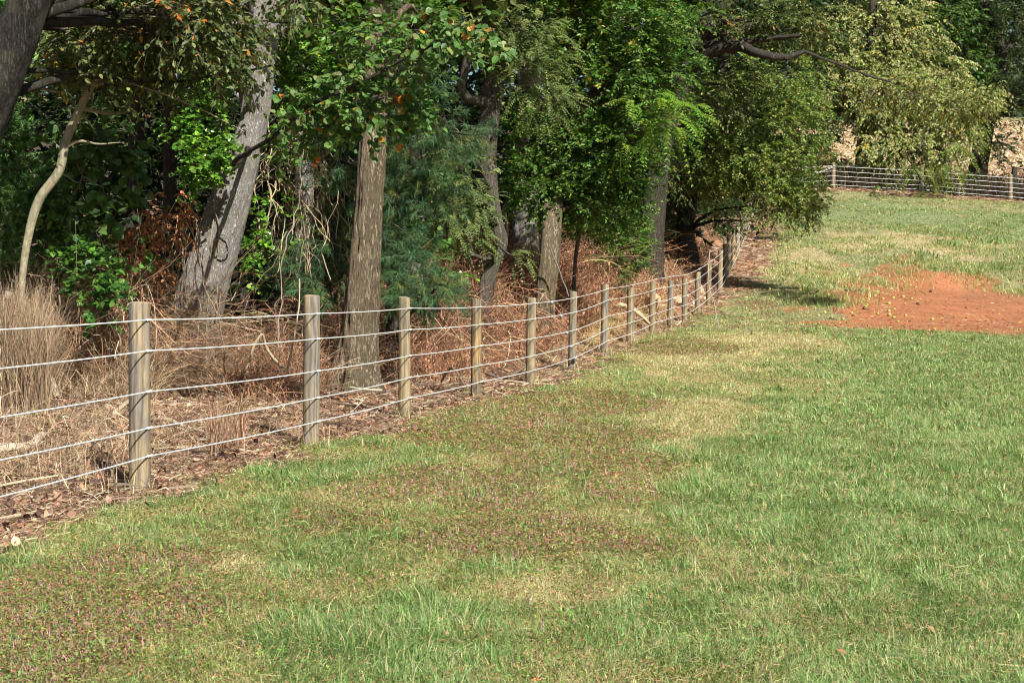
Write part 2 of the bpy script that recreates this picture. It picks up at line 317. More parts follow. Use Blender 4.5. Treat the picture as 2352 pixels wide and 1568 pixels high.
def place(g, pos, direc, nrm, size, tmpl, col, mat=0):
    V, F = tmpl; D = norm(direc); X = norm(np.cross(D, nrm)); Z = np.cross(X, D)
    size = np.asarray(size)
    size = size[:, None, None] if size.ndim == 1 else size
    v = pos[:, None, :] + size * (V[None, :, 0:1] * X[:, None] + V[None, :, 1:2] * D[:, None] + V[None, :, 2:3] * Z[:, None])
    k = len(V); n = len(pos); F = np.array(F)
    f = (np.arange(n) * k)[:, None, None] + F[None]
    g.add(v.reshape(-1, 3), np.repeat(col, k, 0), quads=f.reshape(-1, 4), mat=mat)
def ribbon(g, pts, w, col, rng, mat=0, taper=.4):
    """pts (N,S,3) polylines as thin flat strips"""
    N, S, _ = pts.shape
    t = norm(pts[:, -1] - pts[:, 0]); side = norm(np.cross(t, norm(rng.normal(size=(N, 3)) + np.array([0, -1.2, 0]))))
    ww = (w[:, None] * np.linspace(1, taper, S)[None])[:, :, None] * .5
    v = np.stack([pts - side[:, None] * ww, pts + side[:, None] * ww], 2).reshape(-1, 3)
    b = (np.arange(N) * S * 2)[:, None] + (np.arange(S - 1) * 2)[None]
    f = np.stack([b, b + 1, b + 3, b + 2], -1).reshape(-1, 4)
    g.add(v, np.repeat(col, S * 2, 0), quads=f, mat=mat)
def pick(pal, n, rng, jit=.22):
    cols = np.array([p[:3] for p in pal], float); w = np.array([p[3] if len(p) > 3 else 1 for p in pal], float)
    i = rng.choice(len(pal), n, p=w / w.sum()); return cols[i] * np.exp(rng.normal(0, jit, (n, 1))) * np.exp(rng.normal(0, .06, (n, 3)))
TW = np.array((.11, .09, .07))
def sprays(g, C, U, rng, pal, tmpl=OV, K=4, L=9, tl=.4, ls=.07, droop=.25, spread=.6, upn=.9, rndn=.55, stem=.006, jit=.22, flat=.6, sunn=.35, hang=.25):
    N = len(C); up = np.array([0, 0, 1.])
    T = norm(U[:, None] + rng.normal(0, spread, (N, K, 3)) * np.array([1, 1, flat]))
    tlen = tl * rng.uniform(.6, 1.25, (N, K, 1))
    def pt(s): return C[:, None] + T * tlen * s - up * (droop * tlen * s * s)
    st = np.stack([pt(0), pt(.5), pt(1.)], 2).reshape(-1, 3, 3)
    ribbon(g, st, np.full(len(st), stem), np.broadcast_to(TW, (len(st), 3)) * rng.uniform(.6, 1.6, (len(st), 1)), rng, mat=1)
    s = (np.arange(L) + rng.uniform(0, 1, (N, K, L))) / L * .9 + .12
    s = s[..., None]
    pos = C[:, None, None] + T[:, :, None] * tlen[:, :, None] * s - up * (droop * tlen[:, :, None] * s * s)
    perp = norm(np.cross(T, up + rng.normal(0, .2, (N, K, 3))))
    side = np.where((np.arange(L) % 2) == 0, 1., -1.)[None, None, :, None]
    d = T[:, :, None] * .55 + perp[:, :, None] * side * .8 + rng.normal(0, .3, (N, K, L, 3)) - up * hang
    nn = up * upn + rng.normal(0, rndn, (N, K, L, 3)) + TOSUN * sunn
    base = pick(pal, N, rng, .12)[:, None, None]; own = pick(pal, N * K * L, rng, jit).reshape(N, K, L, 3)
    col = np.where(rng.random((N, K, L, 1)) < .45, base * np.exp(rng.normal(0, jit, (N, K, L, 1))), own)
    M = N * K * L
    place(g, pos.reshape(M, 3), d.reshape(M, 3), nn.reshape(M, 3), ls * rng.uniform(.6, 1.25, M), tmpl, col.reshape(M, 3))
def pinnate(g, C, U, rng, pal, K=3, pairs=9, tl=.38, ls=.075, droop=.5, stem=.004, spread=.5, tmpl=None):
    N = len(C); up = np.array([0, 0, 1.]); tmpl = tmpl or (np.array([(0, 0, 0), (.2, .4, .02), (0, 1, -.06), (-.2, .4, .02)], float), [[0, 1, 2, 3]])
    T = norm(U[:, None] + rng.normal(0, spread, (N, K, 3))).reshape(-1, 3); n = N * K
    c = np.repeat(C, K, 0) + rng.normal(0, .05, (n, 3)); tlen = tl * rng.uniform(.7, 1.2, (n, 1))
    def pt(s): return c + T * tlen * s - up * (droop * tlen * s * s)
    st = np.stack([pt(0), pt(.35), pt(.7), pt(1.)], 1); ribbon(g, st, np.full(n, stem), pick([(.15, .16, .05)], n, rng), rng, mat=1)
    nn = norm(up * .8 + TOSUN * .4 + rng.normal(0, .35, (n, 3))); perp = norm(np.cross(T, nn)); base = pick(pal, n, rng, .15)
    for k in range(pairs):
        s = (k + 1) / pairs
        tang = norm(T - up * (2 * droop * s))
        for sd in (1, -1):
            d = perp * sd + tang * .45 - up * .2 + rng.normal(0, .08, (n, 3))
            place(g, pt(s), d, nn + rng.normal(0, .12, (n, 3)), ls * rng.uniform(.8, 1.1, n) * (1 - .45 * abs(s - .5)), tmpl, base * np.exp(rng.normal(0, .12, (n, 1))))
def needles(g, C, U, rng, pal, K=5, n=55, tl=.35, nl=.10, w=.0035, droop=.1, back=.7, flat=.5):
    """tufts of needles at and along the ends of twigs"""
    N = len(C); up = np.array([0, 0, 1.]); T = norm(U[:, None] + rng.normal(0, .55, (N, K, 3)) * np.array([1, 1, flat])).reshape(-1, 3)
    c = np.repeat(C, K, 0); m = N * K; tlen = tl * rng.uniform(.5, 1.2, (m, 1))
    st = np.stack([c, c + T * tlen], 1); ribbon(g, st, np.full(m, .008), np.broadcast_to(TW, (m, 3)), rng, mat=1)
    s = 1 - back * rng.random((m, n, 1)) ** 1.6
    p = c[:, None] + T[:, None] * tlen[:, None] * s
    d = norm(T[:, None] * .75 + rng.normal(0, .55, (m, n, 3)) + up * (.1 - droop))
    q = p + d * nl * rng.uniform(.7, 1.15, (m, n, 1)) - up * (droop * nl)
    sd = norm(np.cross(d, rng.normal(size=(m, n, 3)))) * w * .5
    V = np.stack([p - sd, p + sd, q], 2).reshape(-1, 3); k = m * n
    col = np.repeat(pick(pal, m, rng, .15), n, 0) * np.exp(rng.normal(0, .2, (k, 1)))
    g.add(V, np.repeat(col, 3, 0), tris=np.arange(k * 3).reshape(-1, 3))

# ------------------------------------------------------------------ wood machinery
def smooth_path(pts, rad, step):
    pts = np.asarray(pts, float); rad = np.asarray(rad, float)
    seg = np.r_[0, np.cumsum(np.linalg.norm(np.diff(pts, axis=0), axis=1))]
    t = np.linspace(0, seg[-1], max(4, int(seg[-1] / step)))
    m = np.gradient(pts, seg, axis=0) if len(pts) > 2 else None
    i = np.clip(np.searchsorted(seg, t) - 1, 0, len(seg) - 2); h = (seg[i + 1] - seg[i]); u = ((t - seg[i]) / h)[:, None]
    if m is None: P_ = pts[i] * (1 - u) + pts[i + 1] * u
    else:
        h = h[:, None]; P_ = (2*u**3-3*u**2+1)*pts[i] + (u**3-2*u**2+u)*h*m[i] + (-2*u**3+3*u**2)*pts[i+1] + (u**3-u**2)*h*m[i+1]
    return P_, np.interp(t, seg, rad), t
def tube(g, pts, rad, sides=8, step=.15, col=(.2, .2, .2), mat=0, rough=0., flare=0., seed=0, caps=False, kf=14, wob=0.):
    p, r, t = smooth_path(pts, rad, step)
    if wob: p = p + (np.stack([fbm(t * 2.2, t * 0 + k * 7, 0, seed + k, 3) for k in range(3)], 1) - .5) * wob
    tg = norm(np.gradient(p, axis=0)); ref = np.array([0, 1., 0]) if abs(tg[0][1]) < .8 else np.array([1., 0, 0])
    A = norm(np.cross(tg, ref)); B = np.cross(tg, A); th = np.linspace(0, 2 * np.pi, sides, endpoint=False)
    ct, sn = np.cos(th)[None], np.sin(th)[None]; R = np.repeat(r[:, None], sides, 1)
    if rough:
        hh = np.repeat(t[:, None], sides, 1); f = kf * r.mean() ** .3
        n = fbm(ct * f * .5 + 50, sn * f * .5 + 50, hh * 2.0, seed, 4); n2 = fbm(ct * 1.2 + 9, sn * 1.2 + 9, hh * .8, seed + 7, 2)
        R = R * (1 + rough * (1 - 2 * np.abs(n - .5) * 4) * .5 + rough * 2.2 * (n2 - .5))
    if flare:
        fl = np.exp(-t / .34)[:, None]; R = R * (1 + flare * fl * (.75 + .45 * np.cos(5 * th + seed)[None] + .25 * np.cos(3 * th + 2 * seed)[None]))
    V = p[:, None] + R[..., None] * (ct[..., None] * A[:, None] + sn[..., None] * B[:, None])
    n = len(p); a = (np.arange(n - 1) * sides)[:, None]; k = np.arange(sides)[None]; k2 = (k + 1) % sides
    f = np.stack([a + k, a + k2, a + sides + k2, a + sides + k], -1).reshape(-1, 4)
    V = V.reshape(-1, 3); tr = None
    if caps:
        V = np.concatenate([V, p[:1], p[-1:]]); m = n * sides; k = np.arange(sides); k2 = (k + 1) % sides
        tr = np.concatenate([np.stack([k2, k, np.full(sides, m)], 1), np.stack([m - sides + k, m - sides + k2, np.full(sides, m + 1)], 1)])
    g.add(V, np.asarray(col, float), quads=f, tris=tr, mat=mat)
def lobe_points(rng, lobe, tr):
    x, y, d, rx, ry, rz, n = lobe[:7]; c = P(x, y, d); R = np.array([rx * d / FPX, rz, ry * d / FPX])
    u = norm(rng.normal(size=(n, 3))); rr = rng.random((n, 1)) ** (1 / 2.0)
    q = u * rr; n_ = fbm(q[:, 0] * 2.2 + x, q[:, 1] * 2.2, q[:, 2] * 2.2 + y, 77, 2)[:, None]
    off = q * (.72 + .7 * n_) * R
    p = c + off; ok = p[:, 2] > terrain(p[:, 0], p[:, 1]) + .12
    U = norm(norm(off / R) * .8 + norm(p - tr) * .5 + np.array([0, -.12, .05]))
    return p[ok], U[ok], c
def crown(g, rng, lobes, anchor, spec, high=()):
    """anchor: function z -> trunk point, limbs run from there to each lobe"""
    for lo in lobes:
        c = P(*lo[:3]); a = anchor(c); pts, U, _ = lobe_points(rng, lo, a)
        if not len(pts): continue
        sp = dict(spec); fn = sp.pop('fn', sprays)
        if len(lo) > 7: sp.update(lo[7])
        fn = sp.pop('fn', fn)
        fn(g, pts, U, rng, **sp)
        # thin branches towards the sprays
        k = min(len(pts), max(3, len(pts) // 5)); idx = rng.choice(len(pts), k, replace=False)
        src = c + (a - c) * min(.25, .7 / (np.linalg.norm(a - c) + .01)) + rng.normal(0, .12, (k, 3)) * np.array([lo[3] * lo[2] / FPX, lo[5], lo[4] * lo[2] / FPX])
        mid = (src + pts[idx]) / 2 + rng.normal(0, .08, (k, 3)) + np.array([0, 0, .06])
        ribbon(g, np.stack([src, mid, pts[idx]], 1), np.full(k, .016), np.broadcast_to(TW, (k, 3)) * rng.uniform(.5, 1.6, (k, 1)), rng, mat=1, taper=.3)
    for (x, y, d, rx, ry, rz, n) in high:     # the upper crown, above the picture
        pts, U, c = lobe_points(rng, (x, y, d, rx, ry, rz, n), P(x, y, d))
        sp = dict(spec); sp.pop('fn', None)
        sprays(g, pts, U, rng, sp['pal'], OV, K=4, L=7, tl=.75, ls=.24, droop=.2, stem=.02)
def tree(name, label, cat, bark, trunk, limbs=(), lobes=(), spec=None, high=(), group=None, seed=0, leafmat=None, rough=.05, flare=.0, top=None, sides=40, dd=0.):
    """trunk/limbs: lists of (photo x, photo y, distance, photo width)"""
    rng = np.random.default_rng(seed + 1000)
    if dd: trunk = [(q[0], q[1], q[2] + dd, q[3]) for q in trunk]; limbs = [[(q[0], q[1], q[2] + dd, q[3]) for q in l] for l in limbs]
    tp = np.array([P(*q[:3]) for q in trunk]); tr = np.array([q[3] * q[2] / FPX / 2 for q in trunk])
    b = tp[0].copy(); b[2] = float(terrain(b[0], b[1])) - .1
    if tp[0][2] - b[2] > .05: tp = np.vstack([b, tp]); tr = np.r_[tr[0] * 1.05, tr]
    else: tp[0] = b
    if top:  # carry the trunk on above the picture
        dz = norm(tp[-1] - tp[-2]) * .5 + np.array([0, 0, .5]); dz = norm(dz)
        tp = np.vstack([tp, tp[-1] + dz * top * .5, tp[-1] + dz * top * .5 + np.array([.3, .2, top * .5])]); tr = np.r_[tr, tr[-1] * .7, tr[-1] * .25]
    root = empty(name, (float(b[0]), float(b[1]), float(b[2]) + .1)); tag(root, label, cat, group)
    bpy.context.view_layer.update()
    g = G(); tube(g, tp, tr, sides, .045 if tr.max() > .12 else .06, rough=rough, flare=flare, seed=seed)
    def anchor(c):
        i = np.argmin(np.abs(tp[:, 2] - (c[2] - .2 * abs(c[0] - tp[0, 0])))); return tp[max(1, i)] if len(tp) > 1 else tp[0]
    for j, lm in enumerate(limbs):
        lp = [P(*q[:3]) for q in lm]; tube(g, lp, [q[3] * q[2] / FPX / 2 for q in lm], 14, .06, rough=rough, seed=seed + j + 5, wob=.06)
    for lo in lobes:
        c = P(*lo[:3]); a = anchor(c)
        if .6 < np.linalg.norm(c - a) < 4.2 and not (lo[0] > 2000 and lo[2] < 45):
            r0 = min(tr.mean() * .28, .05) + .008; mid = (a + c) / 2 + rng.normal(0, .1, 3) + np.array([0, 0, .15])
            tube(g, [a, mid, c], [r0, r0 * .7, r0 * .3], 7, .12, rough=.1, seed=seed, wob=.15)
    g.build("trunk", bark, root, smooth=True)
    if spec:
        g2 = G(); crown(g2, rng, lobes, anchor, spec, high); g2.build("crown", [leafmat or M_LEAF, M_TWIG], root)
    return root

# ------------------------------------------------------------------ the fences
RG = np.random.default_rng(7)
HW = [.24, .45, .685, .965, 1.185]
def post_mesh(h, r, seed, lean=(0, 0), mats=None):
    rng = np.random.default_rng(seed); S = 28; g = G()
    zs = np.r_[-.3, np.linspace(0, h - .012, 14), h - .003, h]
    th = np.linspace(0, 2 * np.pi, S, endpoint=False)
    rr = np.r_[1.05, np.linspace(1.04, .98, 14), .95, .86]
    V = []
    for z, q in zip(zs, rr):
        w = 1 + (fbm(np.cos(th) * 1.5 + seed, np.sin(th) * 1.5, z * 1.2 + 3, seed, 3) - .5) * .14
        V.append(np.stack([np.cos(th) * r * q * w + lean[0] * z, np.sin(th) * r * q * w + lean[1] * z, np.full(S, z) + (.006 * np.cos(th + seed) if z > h - .005 else 0)], 1))
    n = len(V); V = np.concatenate(V + [np.array([[lean[0] * h, lean[1] * h, h]])]); k = np.arange(S); k2 = (k + 1) % S
    F = np.concatenate([np.stack([i * S + k, i * S + k2, (i + 1) * S + k2, (i + 1) * S + k], 1) for i in range(n - 1)])
    g.add(V, (.3, .2, .1), quads=F); g.add(V[(n - 1) * S:n * S + 1], (.3, .2, .1), tris=np.stack([k, k2, np.full(S, S)], 1), mat=1)
    return g.mesh("post", mats, True)
ig = G(); tube(ig, [(0, -.03, 0), (0, .03, 0)], [.0095, .0095], 10, .03, (.7, .7, .7), caps=True); tube(ig, [(-.02, 0, 0), (.004, 0, 0)], [.006, .006], 6, .01, (.7, .7, .7), caps=True)
INS = ig.mesh("insulator", [M_INS])
def fence_run(root, pts, heights, rads, matids, nrm_side, name_w="wire", wr=.0052, levels=HW, leans=None, insulators=True, ins_from=0):
    """posts at pts with wires on the field side; returns wire paths"""
    n = len(pts); paths = [[] for _ in levels]
    for i in range(n):
        a, b = pts[max(0, i - 1)], pts[min(n - 1, i + 1)]; t = (b - a)[:2]; t = t / np.linalg.norm(t)
        side = np.array([t[1], -t[0]]) * nrm_side; ln = leans[i] if leans else (0, 0)
        mats = {0: [W_TAN, W_END], 1: [W_GREY, W_END], 2: [W_DARK, W_DARK]}[matids[i]]
        o = bpy.data.objects.new("post", post_mesh(heights[i], rads[i], 11 + i, ln, mats)); COL.objects.link(o)
        o.parent = root; o.location = Vector(pts[i]) - root.location; o.rotation_euler.z = 1.3 * i
        for L in range(len(levels)):
            z = levels[L] + (RG.random() - .5) * .02
            p = np.array([pts[i][0] + side[0] * (rads[i] + .006) , pts[i][1] + side[1] * (rads[i] + .006), pts[i][2] + z])
            paths[L].append(p)
            if insulators:
                k = bpy.data.objects.new("insulator", INS); COL.objects.link(k); k.parent = o
                k.matrix_parent_inverse.identity()
                c, s_ = math.cos(-1.3 * i), math.sin(-1.3 * i); dx, dy = p[0] - pts[i][0], p[1] - pts[i][1]
                k.location = (c * dx - s_ * dy, s_ * dx + c * dy, z); k.rotation_euler.z = math.atan2(-t[0], t[1]) - 1.3 * i
    for L, pa in enumerate(paths):
        g = G(); q = []
        for i in range(len(pa) - 1):
            u = np.linspace(0, 1, 7)[:-1, None]; seg = pa[i] * (1 - u) + pa[i + 1] * u; seg[:, 2] -= (.010 * np.linalg.norm(pa[i + 1] - pa[i]) / 3 * 4 * (u * (1 - u)))[:, 0]; q += list(seg)
        q.append(pa[-1]); q = np.array(q); th = np.linspace(0, 2 * np.pi, 6, endpoint=False)
        tg = norm(np.gradient(q, axis=0)); A = norm(np.cross(tg, [0, 0, 1.])); B = np.cross(A, tg)
        V = q[:, None] + wr * (np.cos(th)[None, :, None] * A[:, None] + np.sin(th)[None, :, None] * B[:, None])
        m = len(q); a = (np.arange(m - 1) * 6)[:, None]; k = np.arange(6)[None]; k2 = (k + 1) % 6
        g.add(V.reshape(-1, 3), (.8, .8, .8), quads=np.stack([a + k, a + k2, a + 6 + k2, a + 6 + k], -1).reshape(-1, 4)); g.build("wire", M_WIRE, root, True)
    return paths
f1 = empty("wire_fence", (float(PXW[0]), float(PD[0]), 0.0)); tag(f1, "long five strand white wire fence on round wooden posts running along the woods", "fence")
pts = [np.array([-3.22, 7.2, float(terrain(-3.22, 7.2))])]; hs = [1.3]
for x, d, t in zip(PXW, PD, PTOP):
    z = float(terrain(x, d)); pts.append(np.array([x, d, z]))
    hs.append((P(CX, t, d)[2] - z) if t else 1.3)
pts.append(np.array([13.75, 78.6, float(terrain(13.75, 78.6))])); hs.append(1.35)
rad = [.07, .072, .071, .063, .066, .068, .065, .070, .074, .068, .072, .068, .073, .07, .07] + [.072] * 12
mi = [0, 1, 1, 0, 2, 0, 0, 1, 0, 0, 1, 0, 0, 2, 0, 0, 0, 2, 0] + [0] * 8
lean = [(0, 0), (.004, 0), (.012, 0), (0, 0), (.008, 0), (.014, .0), (.012, 0), (.012, 0)] + [(.01, 0)] * 19
lean = [(math.cos(-1.3 * i) * l[0], math.sin(-1.3 * i) * l[0]) for i, l in enumerate(lean)]
paths = fence_run(f1, pts, hs, rad[:len(pts)], mi[:len(pts)], 1, leans=lean)
tg_ = G(); tube(tg_, [(0, -.03, -.012), (0, .03, -.012)], [.016, .016], 12, .03, (.5, .5, .5), caps=True); tube(tg_, [(-.022, 0, -.012), (.022, 0, -.012)], [.028, .028], 14, .02, (.5, .5, .5), caps=True)
tube(tg_, [(0, -.06, 0), (0, -.02, -.02), (0, .05, -.01)], [.004] * 3, 6, .02, (.5, .5, .5), caps=True)
TEN = tg_.mesh("tensioner", [M_STEEL], True)
for L, u in zip(range(5), (.96, .85, .74, .59, .37)):
    a, b = paths[L][5], paths[L][6]; q = a * (1 - u) + b * u
    o = bpy.data.objects.new("tensioner", TEN); COL.objects.link(o); o.parent = f1; o.location = Vector(q) - f1.location + Vector((0, 0, -.01)); o.rotation_euler.z = math.atan2(-(b - a)[0], (b - a)[1])
f2 = empty("wire_fence", (16.5, 78.5, 6.5)); tag(f2, "far wire fence with horizontal corner brace at the top of the field before the stubble", "fence")
bx = [13.75] + [(x - CX) / FPX * 78.6 for x in (1912, 2115, 2318, 2521, 2724)]
bp = [np.array([x, 78.6, float(terrain(x, 78.6))]) for x in bx]
bp[0] = bp[0] + np.array([.35, .1, 0])
bpaths = fence_run(f2, bp, [1.35] * 6, [.1] * 6, [0] * 6, 1, levels=[.2, .43, .66, .9, 1.16], wr=.009, insulators=False)
g = G(); tube(g, [bp[0] + [0, 0, 1.15], bp[1] + [-.05, 0, 1.12]], [.085, .085], 14, .2, (.36, .25, .11), caps=True); g.build("brace_rail", W_TAN, f2, True)
for dz in (0, .05):
    g = G(); tube(g, [bp[1] + [-.05, -.1, 1.1 + dz], bp[0] + [.1, -.1, .25 + dz]], [.008] * 2, 6, .5, (.8, .8, .8)); g.build("brace_wire", M_WIRE, f2, True)
for (x, d, h, r, lab, m_) in ((2325, 83, 1.6, .16, "dark square old post standing behind the far fence near its right end", B_DARK), (2199, 79.6, .62, .09, "short broken brown stake under the lowest far wire", B_MID)):
    b = gp(x, d); g = G(); tube(g, [(0, 0, -.2), (0.02, 0, h * .6), (.06, 0, h)], [r, r, r * .9], 9, .1, (.2, .15, .1), caps=True, rough=.15, seed=3)
    o = g.build("old_post", m_); o.location = b; tag(o, lab, "post")

# ------------------------------------------------------------------ trees
BR = [(.055, .125, .018, 3), (.085, .17, .022, 2), (.04, .095, .018, 2)]
ORG = [(.42, .13, .02, .12), (.35, .2, .03, .12)]
MAPLE = [(.11, .19, .03, 1.5), (0.065, 0.15, 0.023, 3.0), (0.104, 0.202, 0.029, 2.0), (0.156, 0.234, 0.039, 1.0), (0.046, 0.111, 0.023, 2.0), (0.39, 0.26, 0.039, 0.05)]
OLIV = [(.13, .215, .035, 3), (0.171, 0.227, 0.049, 3.0), (0.244, 0.284, 0.073, 2.0), (0.114, 0.179, 0.041, 2.0), (0.357, 0.325, 0.081, 0.5)]
PALE = [(0.253, 0.27, 0.086, 3.0), (0.345, 0.333, 0.138, 2.0), (0.161, 0.201, 0.052, 2.5), (0.092, 0.149, 0.034, 1.0), (0.46, 0.345, 0.057, 0.15)]
OAK = [(0.062, 0.094, 0.027, 3.0), (0.112, 0.15, 0.044, 2.0), (0.163, 0.188, 0.062, 1.0)] + ORG
DARK = [(.015, .032, .009, 3), (.025, .05, .012, 2), (.045, .08, .018, 1)]  # near-black leaf colours, interior shade of the wood painted in
LOC = [(0.132, 0.18, 0.054, 3.0), (0.192, 0.228, 0.078, 2.0), (0.084, 0.132, 0.036, 2.0)]
SUM = [(.14, .25, .025, 2), (.10, .21, .022, 2), (.2, .27, .03, 1)]
BIG = [(0.075, 0.156, 0.037, 3.0), (0.112, 0.2, 0.05, 2.0), (0.2, 0.225, 0.075, 0.6)] + ORG
PINE = [(.045, .10, .04, 3), (.075, .15, .055, 2), (.14, .17, .045, .8)]
CED = [(.09, .21, .05, 3), (.13, .27, .06, 2), (.05, .13, .035, 2)]
HON = [(.10, .23, .025, 3), (.16, .31, .03, 2), (.06, .15, .02, 2)]

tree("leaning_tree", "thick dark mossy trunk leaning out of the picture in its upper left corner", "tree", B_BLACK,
     [(-140, 640, 14, 110), (-90, 420, 14, 100), (-20, 240, 14, 96), (45, 60, 14, 96), (85, -60, 14, 96)],
     [[(20, 160, 14, 14), (150, 165, 15, 9), (400, 190, 16, 6), (640, 150, 16.5, 4)],
      [(60, 30, 14, 14), (260, 30, 15, 9), (520, 45, 16, 6), (760, 60, 16, 3)],
      [(80, -60, 14, 16), (330, -120, 15, 10), (560, -30, 15.5, 9), (700, 10, 16, 6)]],
     [(150, 90, 15.5, 90, 70, .8, 60), (330, 70, 16, 110, 90, .9, 90), (480, 110, 16, 80, 80, .9, 55), (430, 20, 15.5, 160, 60, .8, 80), (680, -10, 15.5, 80, 40, .8, 12), (250, 170, 16, 80, 50, .6, 16)],
     dict(pal=OAK, tmpl=OV, K=4, L=8, tl=.34, ls=.075, droop=.5, hang=.6, spread=.8), [(200, -420, 23, 500, 250, 2.5, 130), (-260, -300, 19, 250, 200, 2, 60)], seed=1, rough=.09, sides=48)
tree("slender_tree", "long thin branch with big drooping leaves and some orange ones slanting across the pine", "tree", B_DARK,
     [(560, 330, 21.5, 22), (570, 200, 21.5, 22), (600, -150, 21.5, 22)],
     [[(560, 330, 21.5, 12), (575, 350, 18, 11), (600, 330, 15, 10), (745, 225, 14.6, 9), (900, 150, 14.3, 7), (1020, 85, 14, 5), (1075, 45, 14, 4)], [(880, 160, 14.3, 5), (940, 100, 14.4, 4), (990, 40, 14.4, 3)]],
     [(700, 245, 14.8, 60, 45, .3, 9), (800, 190, 14.6, 50, 40, .3, 6), (880, 225, 14.8, 90, 60, .3, 22), (820, 260, 15, 110, 40, .4, 26), (930, 130, 14.4, 80, 35, .3, 8), (1010, 60, 14.2, 70, 50, .4, 12), (700, 300, 15.2, 50, 40, .3, 8), (960, 255, 15, 60, 35, .3, 12), (1140, 60, 14.5, 60, 60, .4, 7)],
     dict(pal=BIG, tmpl=RND, K=3, L=8, tl=.24, ls=.072, droop=.5, hang=.55, spread=.7, rndn=.7), [(760, -330, 24, 350, 140, 2, 90)], seed=2)
tree("sapling", "slender pale barked sapling curving up to the right, scar on its bark, amid dry vines", "tree", B_PALE,
     [(48, 735, 15, 13.9), (50, 660, 15, 15.6), (62, 560, 15, 18.0), (92, 455, 15, 21.3), (136, 392, 15, 20.5), (150, 330, 15, 19.7), (186, 245, 15, 18.0), (215, 190, 15, 17.2), (235, 170, 15, 11.5), (300, 90, 15.4, 9), (340, 0, 15.6, 6)],
     [[(148, 335, 15, 9), (180, 322, 15, 7), (230, 330, 15, 4), (285, 325, 15.2, 2)], [(176, 250, 15, 12), (215, 255, 15.2, 10), (260, 262, 15.3, 8), (300, 255, 15.4, 4)], [(215, 188, 15, 13), (222, 150, 15, 9), (190, 80, 15.2, 6)],
      [(236, 170, 15, 10), (330, 205, 15, 5), (420, 230, 15, 4), (560, 300, 15.2, 2)], [(236, 190, 15, 8), (120, 210, 15, 6), (20, 180, 15, 3)]],
     [(200, 420, 17.5, 90, 80, .5, 24, dict(tmpl=RND, ls=.12)), (250, 340, 17.5, 60, 70, .5, 18, dict(tmpl=RND, ls=.12)), (170, 310, 17.3, 70, 50, .5, 14, dict(tmpl=RND, ls=.11)), (270, 110, 16, 80, 60, .6, 8), (100, 150, 16, 60, 40, .5, 6)],
     dict(pal=[(.07, .14, .035, 3), (.10, .18, .045, 2), (.045, .09, .025, 2)], K=3, L=5, tl=.25, ls=.1, droop=.3, hang=.6), seed=3, rough=.05, dd=.8)
tree("cedar", "feathery bright green cedar at the left edge beside the pale sapling", "tree", B_MID,
     [(-60, 800, 18.6, 30), (-50, 400, 18.6, 24), (-40, 150, 18.6, 14)], [],
     [(0, 440, 17.6, 100, 90, .7, 70), (-10, 330, 17.8, 70, 70, .6, 40), (30, 540, 17.8, 80, 60, .6, 34), (-10, 640, 17.8, 70, 60, .6, 26), (70, 455, 17.4, 40, 35, .3, 14), (-30, 230, 17.8, 60, 60, .5, 18)],
     dict(fn=needles, pal=CED, K=6, n=70, tl=.34, nl=.05, w=.010, droop=.15, back=1.0), [(-60, 80, 17, 120, 100, 1, 20)], seed=4, leafmat=M_NEEDLE)
tree("big_leaning_tree", "big grey plated trunk leaning right with a round knot, vines on its flank", "tree", B_GREY,
     [(432, 872, 20, 128), (440, 800, 20, 118), (458, 700, 20, 112), (492, 580, 20, 105), (525, 470, 20, 92), (556, 370, 20, 78), (582, 280, 20, 62), (596, 160, 20, 66), (608, 60, 20, 68), (612, -60, 20, 70)],
     [[(604, 60, 20, 34), (680, -40, 20.5, 30), (760, -140, 21, 24)], [(585, 270, 20, 18), (520, 190, 20.3, 14), (400, 100, 20.6, 10)]],
     [(480, 60, 19.3, 70, 80, .5, 16), (555, 170, 19.2, 40, 40, .3, 5), (690, 30, 20.5, 100, 60, .8, 22), (440, 170, 20, 70, 60, .6, 16)],
     dict(pal=OAK, tmpl=OV, K=4, L=7, tl=.35, ls=.09, droop=.35), [(450, -300, 25, 450, 200, 2.5, 170), (850, -350, 26, 350, 200, 2.5, 140), (100, -300, 25, 350, 180, 2.5, 120), (150, -130, 23.5, 300, 110, 2, 160), (550, -130, 24, 300, 110, 2, 160), (900, -130, 24.5, 300, 110, 2, 160)], seed=5, rough=.16, flare=.22, top=5, sides=72)  # wide upper lobes, out of view, added to shade the wood inside
bpy.data.objects["big_leaning_tree"].location = bpy.data.objects["big_leaning_tree"].location
g = G(); c = P(508, 563, 19.66); kn = np.linspace(0, 2 * np.pi, 25)
for rr, zz in ((.12, .010),):
    tube(g, [c + np.array([math.cos(a) * rr, -.01 + .05 * math.cos(a) * rr, math.sin(a) * rr * 1.15]) for a in kn], [zz] * 25, 8, .02, (.3, .27, .24), rough=.3, seed=3)
g.build("bark_knot", B_GREY, bpy.data.objects["big_leaning_tree"], True)
tree("shagbark_tree", "straight brown furrowed trunk with flared foot between the second and third posts", "tree", B_FURROW,
     [(822, 884, 19.5, 84), (829, 800, 19.5, 76), (834, 700, 19.5, 72), (842, 560, 19.5, 66), (852, 400, 19.5, 62), (858, 290, 19.5, 58), (866, 100, 19.5, 56), (872, -60, 19.5, 54)], [],
     [(850, 70, 19, 110, 60, .6, 30, dict(ls=.1, pal=MAPLE, tmpl=OV)), (960, 30, 20, 90, 70, .8, 30), (740, -10, 19.5, 80, 50, .6, 14)],
     dict(pal=MAPLE, tmpl=RND, K=4, L=7, tl=.35, ls=.09, droop=.3), [(900, -300, 25, 350, 180, 2.5, 160), (900, -700, 26, 500, 300, 3, 140)], seed=6, rough=.22, flare=.75, top=5, sides=72)
